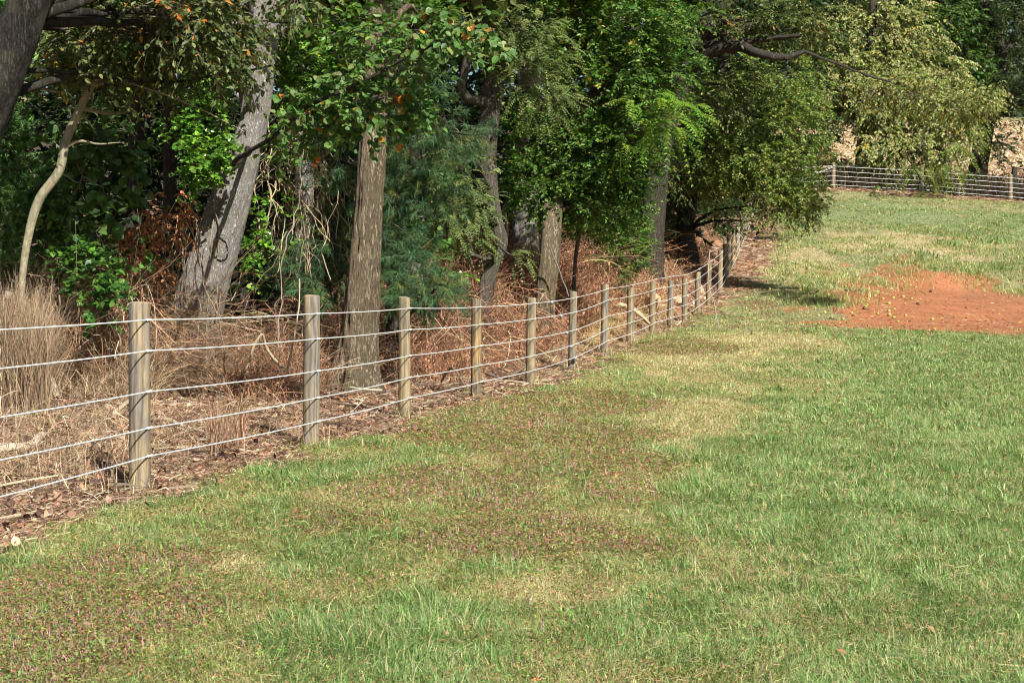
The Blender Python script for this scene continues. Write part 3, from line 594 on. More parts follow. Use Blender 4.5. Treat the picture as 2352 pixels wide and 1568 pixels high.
tree("white_pine", "soft needled blue green pine behind the furrowed trunk", "pine tree", B_DARK,
     [(905, 830, 22.5, 40), (912, 540, 22.5, 38), (918, 200, 22.5, 34), (920, -60, 22.5, 30)],
     [[(912, 560, 22.5, 12), (800, 590, 21, 8), (720, 560, 20.6, 4)], [(914, 620, 22.5, 12), (980, 650, 20, 7), (1030, 655, 19.2, 3)], [(916, 330, 22.5, 12), (1000, 300, 21, 7), (1080, 310, 20.3, 3)], [(914, 420, 22.5, 12), (820, 400, 21.5, 6)]],
     [(745, 545, 20.6, 60, 45, .5, 26), (710, 600, 20.8, 55, 35, .5, 20), (790, 610, 20.9, 60, 40, .5, 24), (770, 660, 20.6, 70, 30, .5, 18), (800, 520, 21.2, 60, 50, .5, 18),
      (915, 640, 20.4, 60, 50, .5, 26), (980, 655, 19.9, 60, 28, .4, 22), (900, 580, 20.8, 50, 45, .5, 18), (960, 600, 20.5, 50, 40, .5, 14), (1020, 660, 19.6, 35, 16, .3, 8),
      (860, 320, 20.9, 90, 60, .7, 30), (960, 350, 20.8, 90, 60, .7, 34), (1030, 300, 20.6, 70, 50, .7, 24), (780, 370, 20.4, 80, 45, .6, 26), (900, 430, 21, 80, 60, .6, 26), (980, 450, 21, 70, 60, .6, 22),
      (930, 190, 21.6, 90, 50, .8, 22), (830, 200, 21.3, 60, 50, .7, 14), (900, 60, 22, 120, 60, .8, 20), (950, 520, 21.3, 70, 60, .6, 18), (745, 460, 21.6, 60, 50, .6, 12)],
     dict(fn=needles, pal=PINE, K=3, n=64, tl=.34, nl=.13, w=.0055, droop=.2), seed=7, leafmat=M_NEEDLE)
tree("forked_tree", "dark grey trunk right of the pine with a crook above its foot", "tree", B_MID,
     [(1112, 690, 26, 34), (1132, 600, 26, 34), (1150, 560, 26, 30), (1140, 510, 26, 30), (1126, 430, 26, 34), (1120, 330, 26, 40), (1128, 230, 26, 46), (1140, 130, 26, 44), (1150, 0, 26, 40), (1160, -60, 26, 38)],
     [[(1130, 240, 26, 30), (1062, 215, 25.4, 20), (1080, 110, 25, 20), (1120, 20, 25, 18)], [(1136, 180, 26, 24), (1175, 90, 26, 20), (1200, -40, 26, 16)]],
     [(1050, 400, 23.6, 80, 70, .7, 60), (1020, 480, 23.4, 55, 60, .5, 34), (1075, 520, 23.4, 50, 60, .5, 32), (1110, 470, 23.3, 30, 50, .4, 14), (1180, 590, 24, 40, 16, .3, 6), (1230, 150, 25.5, 90, 70, .8, 60), (1200, 70, 25.5, 110, 60, .8, 60), (1100, 60, 25, 90, 60, .8, 44), (1260, 230, 25.5, 60, 60, .7, 34), (1000, 560, 23.4, 50, 30, .4, 12)],
     dict(fn=pinnate, pal=LOC, K=4, pairs=8, tl=.3, ls=.052, droop=.5, tmpl=OV), [(1150, -350, 27, 350, 260, 3, 170)], seed=8, rough=.12, top=6)
tree("broad_maple", "broad bright green tree with short brown trunk above the fifth and sixth fence posts", "tree", B_FURROW,
     [(1252, 690, 27.6, 44), (1262, 600, 27.6, 46), (1268, 500, 27.8, 46), (1272, 420, 29.6, 45), (1275, 300, 30.2, 44), (1290, 100, 30.6, 40), (1300, -60, 31, 36)],
     [[(1280, 300, 31, 22), (1380, 210, 29, 14), (1470, 190, 28, 8)], [(1275, 350, 31, 22), (1200, 400, 29, 12)], [(1285, 200, 31, 22), (1330, 130, 30, 18), (1400, 20, 29, 12)]],
     [(1250, 430, 28.2, 80, 60, .7, 90), (1340, 450, 28.6, 90, 55, .9, 90), (1300, 340, 28.6, 120, 80, 1, 120), (1230, 290, 28.8, 80, 80, .9, 80), (1420, 400, 28.4, 80, 60, .9, 80), (1440, 300, 28.2, 110, 70, 1, 100), (1400, 180, 28, 130, 80, 1, 130), (1510, 170, 28, 80, 90, .9, 80),
      (1330, 90, 28.4, 120, 80, 1, 100), (1480, 60, 28, 120, 70, 1, 90), (1300, 10, 28.4, 120, 60, 1, 60), (1400, 480, 28.6, 70, 35, .6, 34)],
     dict(pal=MAPLE, tmpl=OV, K=4, L=11, tl=.38, ls=.082, droop=.35, spread=.7), [(1380, -150, 30.5, 300, 130, 2.5, 190), (1400, -550, 31, 450, 260, 3, 140)], seed=9, rough=.1, flare=.15)
tree("sumac", "small tree with long yellow green feathered leaves fanning over the maple's lower right edge", "tree", B_MID,
     [(1320, 620, 30, 9), (1360, 420, 29, 9), (1430, 280, 28, 8), (1480, 230, 27.3, 5)], [],
     [(1490, 240, 26.6, 50, 25, .4, 8), (1545, 285, 26.6, 45, 35, .4, 10), (1480, 300, 26.8, 40, 30, .4, 6), (1580, 250, 26.8, 26, 26, .4, 5), (1450, 330, 27, 40, 24, .4, 4)],
     dict(fn=pinnate, pal=SUM, K=3, pairs=10, tl=.5, ls=.10, droop=.6), seed=10)
tree("vine_hung_tree", "dappled grey trunk right of the green shrub with a long dark limb reaching right", "tree", B_DARK,
     [(1492, 650, 41, 60), (1496, 560, 41, 54), (1502, 460, 41, 50), (1520, 340, 41, 46), (1560, 210, 41, 44), (1602, 100, 41, 44), (1645, 20, 41, 42), (1680, -60, 41, 40)],
     [[(1850, 118, 39, 7), (1930, 150, 39.2, 6), (2050, 190, 39.4, 4), (2150, 200, 39.4, 3)], [(1575, 170, 41, 26), (1640, 118, 40, 24), (1700, 106, 39.5, 22), (1740, 122, 39, 20), (1800, 132, 39, 15), (1850, 118, 39, 9)], [(1600, 110, 41, 20), (1680, 100, 40, 18), (1780, 88, 39.5, 12), (1840, 84, 39, 8)], [(1640, 30, 41, 14), (1700, 60, 40, 9), (1780, 40, 40, 6)]],
     [(1600, 250, 42.5, 60, 60, 1, 40), (1690, 200, 41.5, 80, 60, 1, 60), (1620, 40, 40.5, 90, 50, 1, 40), (1740, 50, 40, 100, 50, 1, 60), (1830, 60, 40, 80, 60, 1, 50), (1560, 400, 42.5, 60, 50, .8, 30),
      (2050, 202, 40.1, 65, 36, 1.4, 70, dict(pal=PALE, ls=.085, hang=.9)), (2140, 216, 38.2, 70, 36, 1.4, 90, dict(pal=PALE, ls=.085, hang=.9)), (2225, 232, 36.3, 65, 34, 1.3, 80, dict(pal=PALE, ls=.085, hang=.9))],  # outer pale lobes added to cast the shadow on the grassy slope
     dict(pal=[(.09, .12, .03, 3), (.15, .165, .05, 2), (.05, .09, .02, 2), (.3, .15, .03, .1)], tmpl=OV, K=4, L=8, tl=.4, ls=.1, droop=.4, hang=.6), [(1650, -250, 42, 320, 180, 3, 150)], seed=11, rough=.14, flare=.15)
tree("overhanging_tree", "olive green tree with low boughs hanging over the fence line where it climbs the hill", "tree", B_DARK,
     [(1582, 588, 46, 44), (1574, 530, 46, 40), (1586, 460, 46, 36), (1620, 330, 45.5, 34), (1660, 160, 45, 30), (1680, -20, 45, 26)],
     [[(1590, 450, 46, 16), (1680, 380, 44, 11), (1780, 400, 43, 7), (1850, 440, 42.6, 4)], [(1620, 330, 45.5, 16), (1720, 260, 44, 12), (1830, 240, 43, 7)], [(1700, 430, 43, 8), (1712, 470, 42.6, 5), (1730, 510, 42.4, 3)]],
     [(1640, 330, 43.5, 90, 60, 1.2, 120), (1740, 300, 43, 100, 65, 1.2, 150), (1830, 270, 43, 80, 70, 1.2, 110), (1700, 365, 42.8, 110, 45, 1.1, 150), (1800, 380, 42.6, 90, 45, 1, 120), (1790, 435, 42.5, 70, 32, .8, 60), (1850, 455, 42.5, 50, 26, .6, 40), (1800, 480, 42.5, 40, 18, .5, 12), (1728, 475, 42.5, 20, 34, .4, 12), (1690, 420, 42.8, 50, 26, .6, 24),
      (1770, 180, 43.5, 120, 60, 1.2, 110), (1620, 230, 44, 80, 60, 1, 60), (1600, 390, 43.5, 60, 50, .9, 60), (1640, 400, 43, 60, 40, .8, 40), (1880, 330, 43, 30, 60, .6, 20), (1725, 508, 42.4, 18, 10, .3, 3), (1865, 490, 42.4, 28, 14, .4, 6), (1835, 495, 42.3, 34, 16, .4, 8)],
     dict(pal=OLIV, tmpl=OV, K=4, L=10, tl=.42, ls=.085, droop=.45, hang=.35), seed=12, rough=.12)
tree("pale_leaved_tree", "big pale yellow green tree covering the far corner of the field", "tree", B_DARK,
     [(1975, 425, 89, 30), (1978, 370, 89, 27), (1990, 250, 86, 24), (2000, 100, 84, 20), (2010, -40, 84, 16)],
     [[(1985, 300, 87, 14), (1920, 200, 88, 9), (1860, 160, 86, 5)], [(1990, 250, 86, 14), (2080, 180, 87, 8), (2150, 130, 85, 5)], [(1990, 330, 86, 12), (2060, 340, 84, 7), (2110, 400, 84, 4), (2140, 430, 84, 3)]],
     [(1900, 60, 84.5, 90, 70, 2.3, 143), (2000, 50, 84.5, 100, 70, 2.3, 165), (2090, 80, 84.5, 80, 80, 2.3, 143), (1930, 160, 83.5, 100, 60, 2.3, 165), (2040, 170, 83.5, 100, 65, 2.3, 176), (2140, 170, 83.5, 70, 60, 2.07, 110), (1900, 215, 83.5, 70, 50, 2.07, 88), (1990, 230, 82.5, 90, 55, 2.07, 143), (2090, 260, 82.5, 90, 55, 2.07, 143), (2170, 250, 82.5, 60, 50, 1.725, 77),
      (2020, 330, 81.5, 55, 40, 1.495, 55), (2080, 350, 81.5, 80, 45, 1.495, 99), (2160, 330, 81.5, 60, 50, 1.38, 66), (2050, 390, 81.5, 35, 20, 1.15, 13), (2215, 290, 81.5, 30, 60, 0.92, 22), (2200, 180, 83.5, 30, 50, 1.15, 22), (1850, 20, 84.5, 70, 50, 2.3, 66)],
     dict(pal=PALE, tmpl=OV, K=4, L=9, tl=.72, ls=.175, droop=.7, hang=1.0, stem=.012, upn=.45, rndn=.7, sunn=.8), [(2000, -130, 86.5, 200, 90, 3.45, 99)], seed=13, rough=.1)
tree("fruiting_bough", "low bough of feathered leaves and round green nuts drooping in front of the far wires", "tree", B_DARK,
     [(2120, 330, 80, 2), (2110, 350, 72, 2.5), (2090, 372, 75.5, 3), (2115, 410, 75.5, 3), (2140, 440, 75.5, 2)], [[(2090, 380, 75.5, 3), (2060, 425, 75.5, 2), (2025, 440, 75.5, 1.5)], [(2120, 415, 75.5, 3), (2170, 420, 75.5, 1.5)]],
     [(2140, 465, 75.5, 22, 28, .5, 12), (2155, 440, 75.5, 18, 25, .4, 8), (2025, 440, 75.5, 16, 12, .3, 5), (2110, 400, 75.5, 50, 25, .6, 16), (2190, 370, 75.5, 40, 40, .6, 18), (2230, 340, 75.5, 16, 50, .5, 10), (2150, 395, 75.5, 40, 20, .5, 12), (2240, 260, 75.5, 20, 60, .5, 10)],
     dict(fn=pinnate, pal=[(.13, .19, .03, 3), (.18, .22, .05, 2), (.3, .24, .03, .3)], K=3, pairs=7, tl=.62, ls=.175, droop=.9), seed=14)
tree("green_tree", "bright green tree behind the pale one near the top right, flecked with orange leaves", "tree", B_DARK,
     [(2150, 420, 92, 20), (2160, 200, 92, 18), (2170, -40, 92, 14)], [],
     [(2180, 60, 88, 70, 60, 2, 90), (2230, 130, 88, 50, 60, 2, 70), (2200, 210, 88, 50, 50, 2, 60), (2140, 20, 88, 80, 50, 2, 70), (2250, 50, 89, 40, 60, 2, 50), (2230, 240, 89, 45, 30, 2, 30), (2240, 200, 88, 40, 40, 1.5, 30), (2100, 60, 88, 60, 50, 2, 50)],
     dict(pal=[(.06, .13, .022, 3), (.085, .17, .03, 2), (.035, .08, .018, 2), (.5, .25, .03, .12)], tmpl=OV, K=4, L=8, tl=.8, ls=.22, droop=.5, hang=.5, stem=.015), [(2180, -100, 90, 130, 60, 3, 50)], seed=15)
tree("dark_oak", "tall dark trunked oak behind the far fence at the right edge, forking high up", "tree", B_DARK,
     [(2243, 434, 88, 50), (2248, 380, 88, 40), (2262, 300, 88, 38), (2278, 240, 88, 34), (2300, 160, 88, 26), (2290, 80, 88, 20), (2260, 0, 88, 17), (2245, -60, 88, 15)],
     [[(2275, 250, 88, 22), (2310, 230, 87, 18), (2352, 200, 87, 14), (2420, 120, 87, 10)], [(2296, 150, 88, 18), (2330, 80, 88, 14), (2340, -20, 88, 12)], [(2268, 300, 88, 10), (2225, 280, 87, 8), (2195, 230, 87, 5)], [(2290, 90, 88, 9), (2220, 20, 88, 7), (2190, -20, 88, 5)], [(2262, 330, 88, 7), (2300, 330, 87.5, 5), (2330, 350, 87, 3)]],
     [(2330, 60, 87, 70, 50, 2, 34), (2300, 200, 86.5, 40, 35, 1.6, 22), (2350, 150, 86, 40, 45, 1.6, 26), (2330, 250, 86.5, 40, 25, 1.4, 18), (2290, 290, 86.5, 22, 16, 1, 6), (2310, 330, 86.5, 26, 12, .8, 7), (2280, 350, 86.5, 25, 20, .8, 8), (2290, 10, 88, 60, 40, 2, 22), (2240, 290, 86.5, 22, 30, .8, 8), (2350, 30, 86, 50, 60, 2, 24), (2345, 395, 86.5, 20, 12, .6, 4)],
     dict(pal=[(.03, .055, .018, 3), (.05, .08, .025, 2), (.1, .13, .05, 1)], tmpl=OV, K=4, L=8, tl=.75, ls=.19, droop=.4, stem=.015), [(2330, -90, 88, 150, 60, 3, 90), (2500, 100, 88, 140, 160, 3, 90)], seed=16, rough=.14, flare=.2)
for i, (x, y, d, w, lab, xt, bark) in enumerate([
    (955, 640, 27, 34, "pale grey trunk seen through needles right of the furrowed trunk", 965, B_GREY), (905, 560, 30, 16, "thin dark stem close behind the furrowed trunk on its right", 912, B_DARK),
    (1208, 560, 33, 62, "stout mottled grey trunk in shade behind the pale dead stick", 1222, B_GREY), (705, 640, 27, 26, "dim brown trunk in the pine's shadow left of the furrowed trunk", 712, B_MID),
    (1405, 560, 38, 22, "slim dark trunk behind the green shrub", 1420, B_DARK), (300, 560, 26, 36, "dark trunk standing in deep shade left of the big leaning trunk", 330, B_DARK),
    (2065, 425, 86, 16, "thin dark trunk behind the middle of the far fence", 2075, B_DARK), (385, 60, 28, 30, "dim trunk between the leaves left of the big leaning trunk", 350, B_DARK),
    (700, 30, 24, 42, "grey trunk at the top edge just right of the big leaning trunk", 712, B_GREY)]):
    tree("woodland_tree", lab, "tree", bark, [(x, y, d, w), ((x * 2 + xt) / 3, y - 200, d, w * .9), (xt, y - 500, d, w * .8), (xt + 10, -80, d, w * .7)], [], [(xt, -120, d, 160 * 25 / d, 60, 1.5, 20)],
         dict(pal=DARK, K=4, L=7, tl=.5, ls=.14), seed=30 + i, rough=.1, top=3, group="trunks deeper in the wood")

# ------------------------------------------------------------------ climbing plants and shrubs
def bush(name, label, cat, lobes, spec, mat=M_GLOSSY, seed=0, stems=6, group=None):
    rng = np.random.default_rng(seed + 500); c0 = P(*lobes[0][:3]); b = gp(lobes[0][0], lobes[0][2])
    g = G(); sp0 = dict(spec); fn0 = sp0.pop('fn', sprays)
    for lo in lobes:
        c = P(*lo[:3]); pts, U, _ = lobe_points(rng, lo, c - np.array([0, -.2, .3])); sp = dict(sp0)
        if len(lo) > 7: sp.update(lo[7])
        if len(pts): fn0(g, pts, U, rng, **sp)
    root = empty(name, [float(v) for v in b]); tag(root, label, cat, group); bpy.context.view_layer.update()
    g.build("foliage", [mat, M_TWIG], root)
    if stems:
        g = G()
        for k in range(stems):
            lo = lobes[rng.integers(len(lobes))]; c = P(*lo[:3]) + rng.normal(0, .25, 3) * np.array([1, .4, .6]); s = np.array([c[0] + rng.normal(0, .25), c[1] + .15, 0]); s[2] = float(terrain(s[0], s[1])) - .05
            m = (s + c) / 2 + rng.normal(0, .1, 3); tube(g, [s, m, c], [.012, .009, .005], 5, .1, (.22, .17, .11), wob=.18, seed=k)
        g.build("stems", M_STICK, root)
    return root
bush("honeysuckle", "very bright yellow green honeysuckle mass right of the big leaning trunk at the top", "vine",
     [(710, 150, 20.7, 70, 70, .35, 110), (690, 220, 20.7, 45, 60, .3, 60), (760, 110, 20.8, 50, 50, .3, 60), (670, 110, 20.9, 35, 60, .3, 36), (710, 70, 20.9, 60, 40, .3, 36), (750, 190, 20.6, 50, 50, .3, 40)],
     dict(pal=HON, tmpl=OV, K=4, L=7, tl=.2, ls=.055, droop=.4), seed=1, stems=0)
bush("honeysuckle", "honeysuckle clump hugging the left side of the big leaning trunk at mid height", "vine",
     [(475, 360, 19.1, 55, 45, .3, 50), (450, 400, 19.2, 40, 35, .3, 24), (500, 330, 19.4, 34, 36, .25, 22), (430, 300, 19.5, 50, 40, .3, 18), (490, 250, 19.6, 40, 50, .3, 22), (490, 170, 19.6, 45, 50, .3, 26), (455, 270, 19.6, 40, 40, .3, 18)],
     dict(pal=HON, tmpl=RND, K=4, L=6, tl=.18, ls=.06, droop=.3), seed=2, stems=2)
bush("honeysuckle", "strands of bright leaves climbing dead vines right of the big trunk's lower half", "vine",
     [(588, 570, 20.3, 24, 45, .25, 22), (605, 490, 20.4, 26, 50, .25, 14), (580, 640, 20.3, 16, 30, .2, 6), (670, 330, 20.5, 45, 60, .35, 16), (710, 290, 20.5, 50, 50, .35, 16), (640, 420, 20.5, 40, 60, .3, 9), (680, 500, 20.4, 14, 110, .2, 5), (750, 270, 20.5, 40, 40, .3, 16)],
     dict(pal=HON, tmpl=RND, K=3, L=5, tl=.18, ls=.062, droop=.5), seed=3, stems=0)
bush("ivy_bush", "glossy green leaved shrub growing out of dry grass left of the first post", "shrub",
     [(210, 630, 16.9, 50, 40, .3, 30), (180, 590, 17.1, 50, 35, .3, 22), (255, 675, 16.7, 35, 35, .25, 18), (130, 520, 17.6, 60, 40, .4, 22), (230, 720, 16.5, 25, 25, .2, 4), (300, 590, 17.5, 50, 25, .3, 8)],
     dict(pal=[(.06, .15, .025, 3), (.10, .21, .03, 2), (.035, .10, .02, 2)], tmpl=RND, K=3, L=6, tl=.18, ls=.065, droop=.3), seed=4)
bush("vine_shrub", "leafy vines filling the gap between the furrowed trunk and the dark forked one", "shrub",
     [(930, 470, 22, 40, 90, .4, 36), (990, 590, 22, 30, 50, .3, 14), (960, 540, 22, 50, 50, .4, 24), (935, 690, 21.5, 25, 50, .3, 12), (1000, 420, 22.5, 40, 40, .4, 14), (1040, 620, 23, 30, 20, .3, 5)],
     dict(pal=[(.07, .16, .03, 3), (.12, .22, .035, 2), (.04, .1, .02, 2)], tmpl=RND, K=3, L=6, tl=.2, ls=.075), seed=5, stems=5)
bush("green_shrub", "bright small leaved shrub below the maple between reddish dead brambles", "shrub",
     [(1425, 545, 36.5, 55, 60, .6, 90), (1400, 490, 36.5, 50, 50, .6, 50), (1460, 590, 36, 30, 45, .5, 34), (1390, 590, 36, 30, 25, .4, 14), (1440, 650, 35.5, 14, 25, .3, 6), (1470, 520, 37, 30, 50, .5, 24)],
     dict(pal=[(.08, .17, .025, 3), (.13, .23, .035, 2), (.045, .11, .02, 2), (.3, .28, .04, .1)], tmpl=OV, K=4, L=7, tl=.28, ls=.08), mat=M_LEAF, seed=6)
bush("hillside_shrub", "dark green undergrowth behind the black leaning trunk on the slope", "shrub",
     [(1530, 520, 47, 30, 50, .6, 30), (1550, 600, 46, 25, 25, .4, 8), (1640, 490, 48, 40, 40, .8, 24), (1950, 418, 85, 70, 18, 1.2, 26), (2080, 425, 85, 70, 16, 1.2, 24), (2190, 428, 86, 50, 16, 1.2, 16), (2300, 425, 86, 50, 12, 1.2, 12), (1890, 350, 88, 50, 40, 1.2, 26), (1850, 380, 86, 30, 30, 1, 12)],
     dict(pal=[(.06, .12, .02, 3), (.09, .16, .03, 2)], tmpl=OV, K=4, L=7, tl=.35, ls=.1), mat=M_LEAF, seed=7)
bush("dead_leaved_bramble", "rust coloured withered leaves on a twiggy bramble left of the big leaning trunk", "bramble",
     [(365, 520, 18.2, 70, 60, .4, 34), (330, 600, 17.8, 70, 50, .4, 30), (400, 470, 18.4, 40, 40, .3, 12), (300, 540, 18, 50, 60, .3, 12)],
     dict(pal=[(.34, .13, .05, 3), (.42, .19, .08, 2), (.22, .09, .045, 2)], tmpl=OV, K=3, L=6, tl=.22, ls=.055, droop=.9, hang=1.2, stem=.005), mat=M_DRY, seed=8, stems=10)

# ------------------------------------------------------------------ dry undergrowth
def strands(g, rng, base, h, w, pal, S=6, lean=.35, wig=.10, droop=.2, lean_dir=None):
    N = len(base); az = rng.uniform(0, 2 * np.pi, N); L = np.stack([np.cos(az), np.sin(az), 0 * az], 1) * np.abs(rng.normal(0, lean, (N, 1)))
    if lean_dir is not None: L = L + lean_dir
    s = np.linspace(0, 1, S)[None, :, None]
    wv = np.cumsum(rng.normal(0, wig, (N, S, 3)), 1) * s * h[:, None, None] * .6
    p = base[:, None] + h[:, None, None] * (np.array([0, 0, 1.]) * (s - droop * s * s * 1.2) + L[:, None] * (s ** 1.3)) + wv
    zt = terrain(p[..., 0], p[..., 1]) + .01; p[..., 2] = np.maximum(p[..., 2], zt)
    col = pick(pal, N, rng, .25); ribbon(g, p, w, col, rng); return p, col
def sample_fence_side(rng, n, d0, d1, o0, o1, pw=1.0):
    d = rng.uniform(d0, d1, n); o = o0 + (o1 - o0) * rng.random(n) ** pw; x = xf(d) - o
    return x, d
def base_pts(x, d): return np.stack([x, d, terrain(x, d)], 1)
BEI = [(.40, .30, .19, 3), (.31, .225, .14, 3), (.15, .105, .07, 2.5), (.54, .43, .29, 1)]
RUST = [(.34, .175, .10, 3), (.23, .12, .075, 3), (.42, .26, .15, 2), (.12, .065, .045, 2.5)]
GOLD = [(.52, .40, .19, 3), (.42, .31, .14, 2), (.6, .48, .25, 1)]
rng = np.random.default_rng(100)
g = G()
def zone(n, px0, px1, d0, d1, h0, h1, w, pal, min_off=.7, **k):
    x = rng.uniform(px0, px1, n); d = rng.uniform(d0, d1, n); wx = (x - CX) / FPX * d; off = xf(d) - wx
    cl = fbm(wx * 1.6, d * 1.6, 0, 91, 3); ok = (off > min_off) & (rng.random(n) < sstep(.30, .55, cl) * .6 + .4) & ~((x > 355) & (x < 525) & (d < 19.9) & (d > 15)) & ~((x > 745) & (x < 900) & (d < 19.8) & (d > 15))
    wx, d, off, cl = wx[ok], d[ok], off[ok], cl[ok]
    h = (h0 + (h1 - h0) * rng.random(len(wx)) ** 1.3) * (.55 + .45 * sstep(min_off, min_off + 1.2, off)) * (.6 + .8 * cl)
    return strands(g, rng, base_pts(wx, d), h, np.full(len(wx), w) * rng.uniform(.6, 1.5, len(wx)), pal, **k)
zone(16000, -60, 420, 17.0, 19.8, .7, 1.6, .006, BEI, 1.4, lean=.45, droop=.5, wig=.2)
zone(11000, 100, 450, 17.2, 19.6, .8, 1.8, .006, BEI + RUST, 1.4, lean=.5, droop=.55, wig=.22)
zone(5000, -60, 420, 16.3, 18, .2, .7, .006, BEI, 1.2, lean=.5, droop=.3)
zone(5000, -60, 105, 14.7, 15.7, .75, 1.1, .005, [(.3, .23, .16, 2), (.15, .11, .08, 3)] + BEI[:2], 1.0, lean=.12, droop=.1, wig=.06)
zone(7000, -60, 110, 16.9, 18.9, .6, 1.35, .006, [(.3, .23, .18, 2), (.16, .12, .09, 3)] + BEI[:1], 1.1, lean=.15, droop=.2)
zone(7500, 330, 800, 18, 23, .25, 1.1, .006, BEI + RUST, 1.1, lean=.6, droop=.5, wig=.2)
zone(3500, -60, 700, 9, 15, .05, .35, .005, BEI, .35, lean=.8)
zone(260, -60, 330, 9.8, 12.5, .12, .4, .006, BEI, .15, lean=.25, wig=.05, droop=.05)
zone(500, 480, 560, 11.5, 14, .4, .9, .006, BEI + RUST, .3, lean=.25, wig=.05, droop=.05)
zone(1500, 340, 1250, 12, 24, .15, .5, .005, BEI + RUST, .25, lean=.7)
zone(300, 600, 1250, 13, 24, .08, .2, .005, BEI, .0, lean=.5)
def tangle(n, px0, px1, d0, d1, z0, z1, w, pal, step=.10, S=11):
    x = rng.uniform(px0, px1, n); d = rng.uniform(d0, d1, n); wx = (x - CX) / FPX * d; ok = (xf(d) - wx > 1.0) & ~((x > 740) & (x < 905) & (d < 20)) & ~((x > 355) & (x < 525) & (d < 19.1)); x, d, wx = x[ok], d[ok], wx[ok]; n = len(x); b = base_pts(wx, d); b[:, 2] += z0 + (z1 - z0) * rng.random(n) ** 1.8
    v = rng.normal(size=(n, 1, 3)); v = norm(v + np.cumsum(rng.normal(0, .38, (n, S, 3)), 1)); p = b[:, None] + np.cumsum(v * step, 1) - np.array([0, 0, .03]) * np.arange(S)[None, :, None] ** 1.3
    p[..., 2] = np.maximum(p[..., 2], terrain(p[..., 0], p[..., 1]) + .02); ribbon(g, p, w * rng.uniform(.6, 1.6, n), pick(pal, n, rng, .25), rng, taper=.7)
tangle(2600, 60, 360, 17.2, 19, .3, 1.5, .006, BEI + RUST); tangle(700, 355, 520, 19.2, 19.7, .1, .9, .005, BEI); tangle(900, 520, 800, 19.4, 22, .1, 1.0, .006, BEI + RUST); tangle(1500, 900, 1300, 22.5, 28, .1, 1.0, .008, BEI + RUST)
tangle(2500, -40, 900, 10, 18, .0, .18, .005, BEI, .07); tangle(700, 1330, 1700, 33, 46, .1, .9, .012, GOLD + RUST)
tag(g.build("dry_grass", M_DRY), "beige dead grass and weed stems standing along the left of the fence", kind='stuff')
g = G(); p1, c1 = zone(9000, 700, 1300, 21.5, 30, .4, 1.3, .009, RUST, 1.0, lean=.5, droop=.4)
p2, c2 = zone(15000, 960, 1500, 25, 38, .6, 1.9, .012, RUST, .8, lean=.45, droop=.35)
p3, c3 = zone(6000, 1380, 1720, 37, 56, .4, 1.5, .016, RUST + BEI[:2], .9, lean=.6, droop=.5)
p4, c4 = zone(5000, 300, 800, 17, 23, .4, 1.2, .006, RUST, 1.6, lean=.5, droop=.4)
for p_, n_, ls_ in ((p1, 14000, .035), (p2, 26000, .045), (p3, 6000, .06), (p4, 5000, .03)):
    i = rng.integers(0, len(p_), n_); j = rng.integers(2, p_.shape[1], n_)
    place(g, p_[i, j] + rng.normal(0, .04, (n_, 3)), rng.normal(size=(n_, 3)) + [0, 0, -1], rng.normal(size=(n_, 3)) + TOSUN, ls_ * rng.uniform(.5, 1.4, n_), OV, pick(RUST + [(.42, .22, .12, 2)], n_, rng, .3))
tag(g.build("dead_bramble", M_DRY), "rust brown dead brambles with shrivelled leaves below the trees", kind='stuff')
g = G(); zone(6000, 1330, 1620, 27.5, 38, .15, .75, .009, GOLD, .25, lean=.8, droop=.5)
zone(2500, 1180, 1420, 21, 29, .1, .4, .007, GOLD + BEI, .1, lean=.8, droop=.4)
tag(g.build("straw_grass", M_DRY), "golden straw grass around the seventh to tenth fence posts", kind='stuff')
g = G()
x = rng.uniform(13, 42, 16000); d = rng.uniform(79.5, 87, 16000)
strands(g, rng, base_pts(x, d), rng.uniform(.3, 1.5, 16000), np.full(16000, .04), [(.03, .024, .016, 4), (.07, .05, .03, 2), (.03, .045, .018, 2), (.2, .13, .08, .6)], lean=.5)
tag(g.build("hedge_bottom_weeds", M_DRY), "dark tangled weeds along the far fence below the trees", kind='stuff')

# hanging dead vines beside the big trunk
def vine(name, label, pts, w0, w1, col, mat=M_STICK, seed=0, sides=8, group=None, cat="vine", wob=.06):
    pp = [P(*q) if len(q) == 3 else q for q in pts]; g = G(); n = len(pp)
    tube(g, pp, list(np.linspace(w0, w1, n)), sides, .04, col, rough=.25, seed=seed, wob=wob, caps=True)
    o = g.build(name, mat, smooth=True); return tag(o, label, cat, group)
VC = (.34, .26, .17)
g = G()
for k in range(120):
    x0 = 625 + 140 * rng.random() ** 1.3; y0 = rng.uniform(220, 470); dd = rng.uniform(20.2, 21); pts_ = [P(x0, y0, dd)]
    x, y = x0, y0; sx = rng.normal(0, 12)
    for s in range(rng.integers(4, 9)):
        x += sx + rng.normal(0, 13); y += rng.uniform(18, 62) if rng.random() < .85 else -20; pts_.append(P(x, min(y, 880), dd + rng.normal(0, .08)))
    tube(g, pts_, [.0042 * rng.uniform(.4, 1.7)] * len(pts_), 5, .05, np.array(VC) * rng.uniform(.5, 1.5), wob=.22, seed=k)
for k in range(11):   # upright stems around x 440..480 on the trunk flank
    x0 = rng.uniform(395, 450); pts_ = [P(x0, 860, 19.4)]; y = 860
    for s in range(5): y -= rng.uniform(40, 95); x0 += rng.normal(4, 14); pts_.append(P(x0, y, 19.3 + rng.normal(0, .05)))
    tube(g, pts_, [.005] * 6, 5, .06, np.array(VC) * rng.uniform(.4, 1.1), wob=.12, seed=k)
tag(g.build("hanging_vine", M_STICK), "tangle of bare pale vine stems hanging right of the big leaning trunk", "vine")
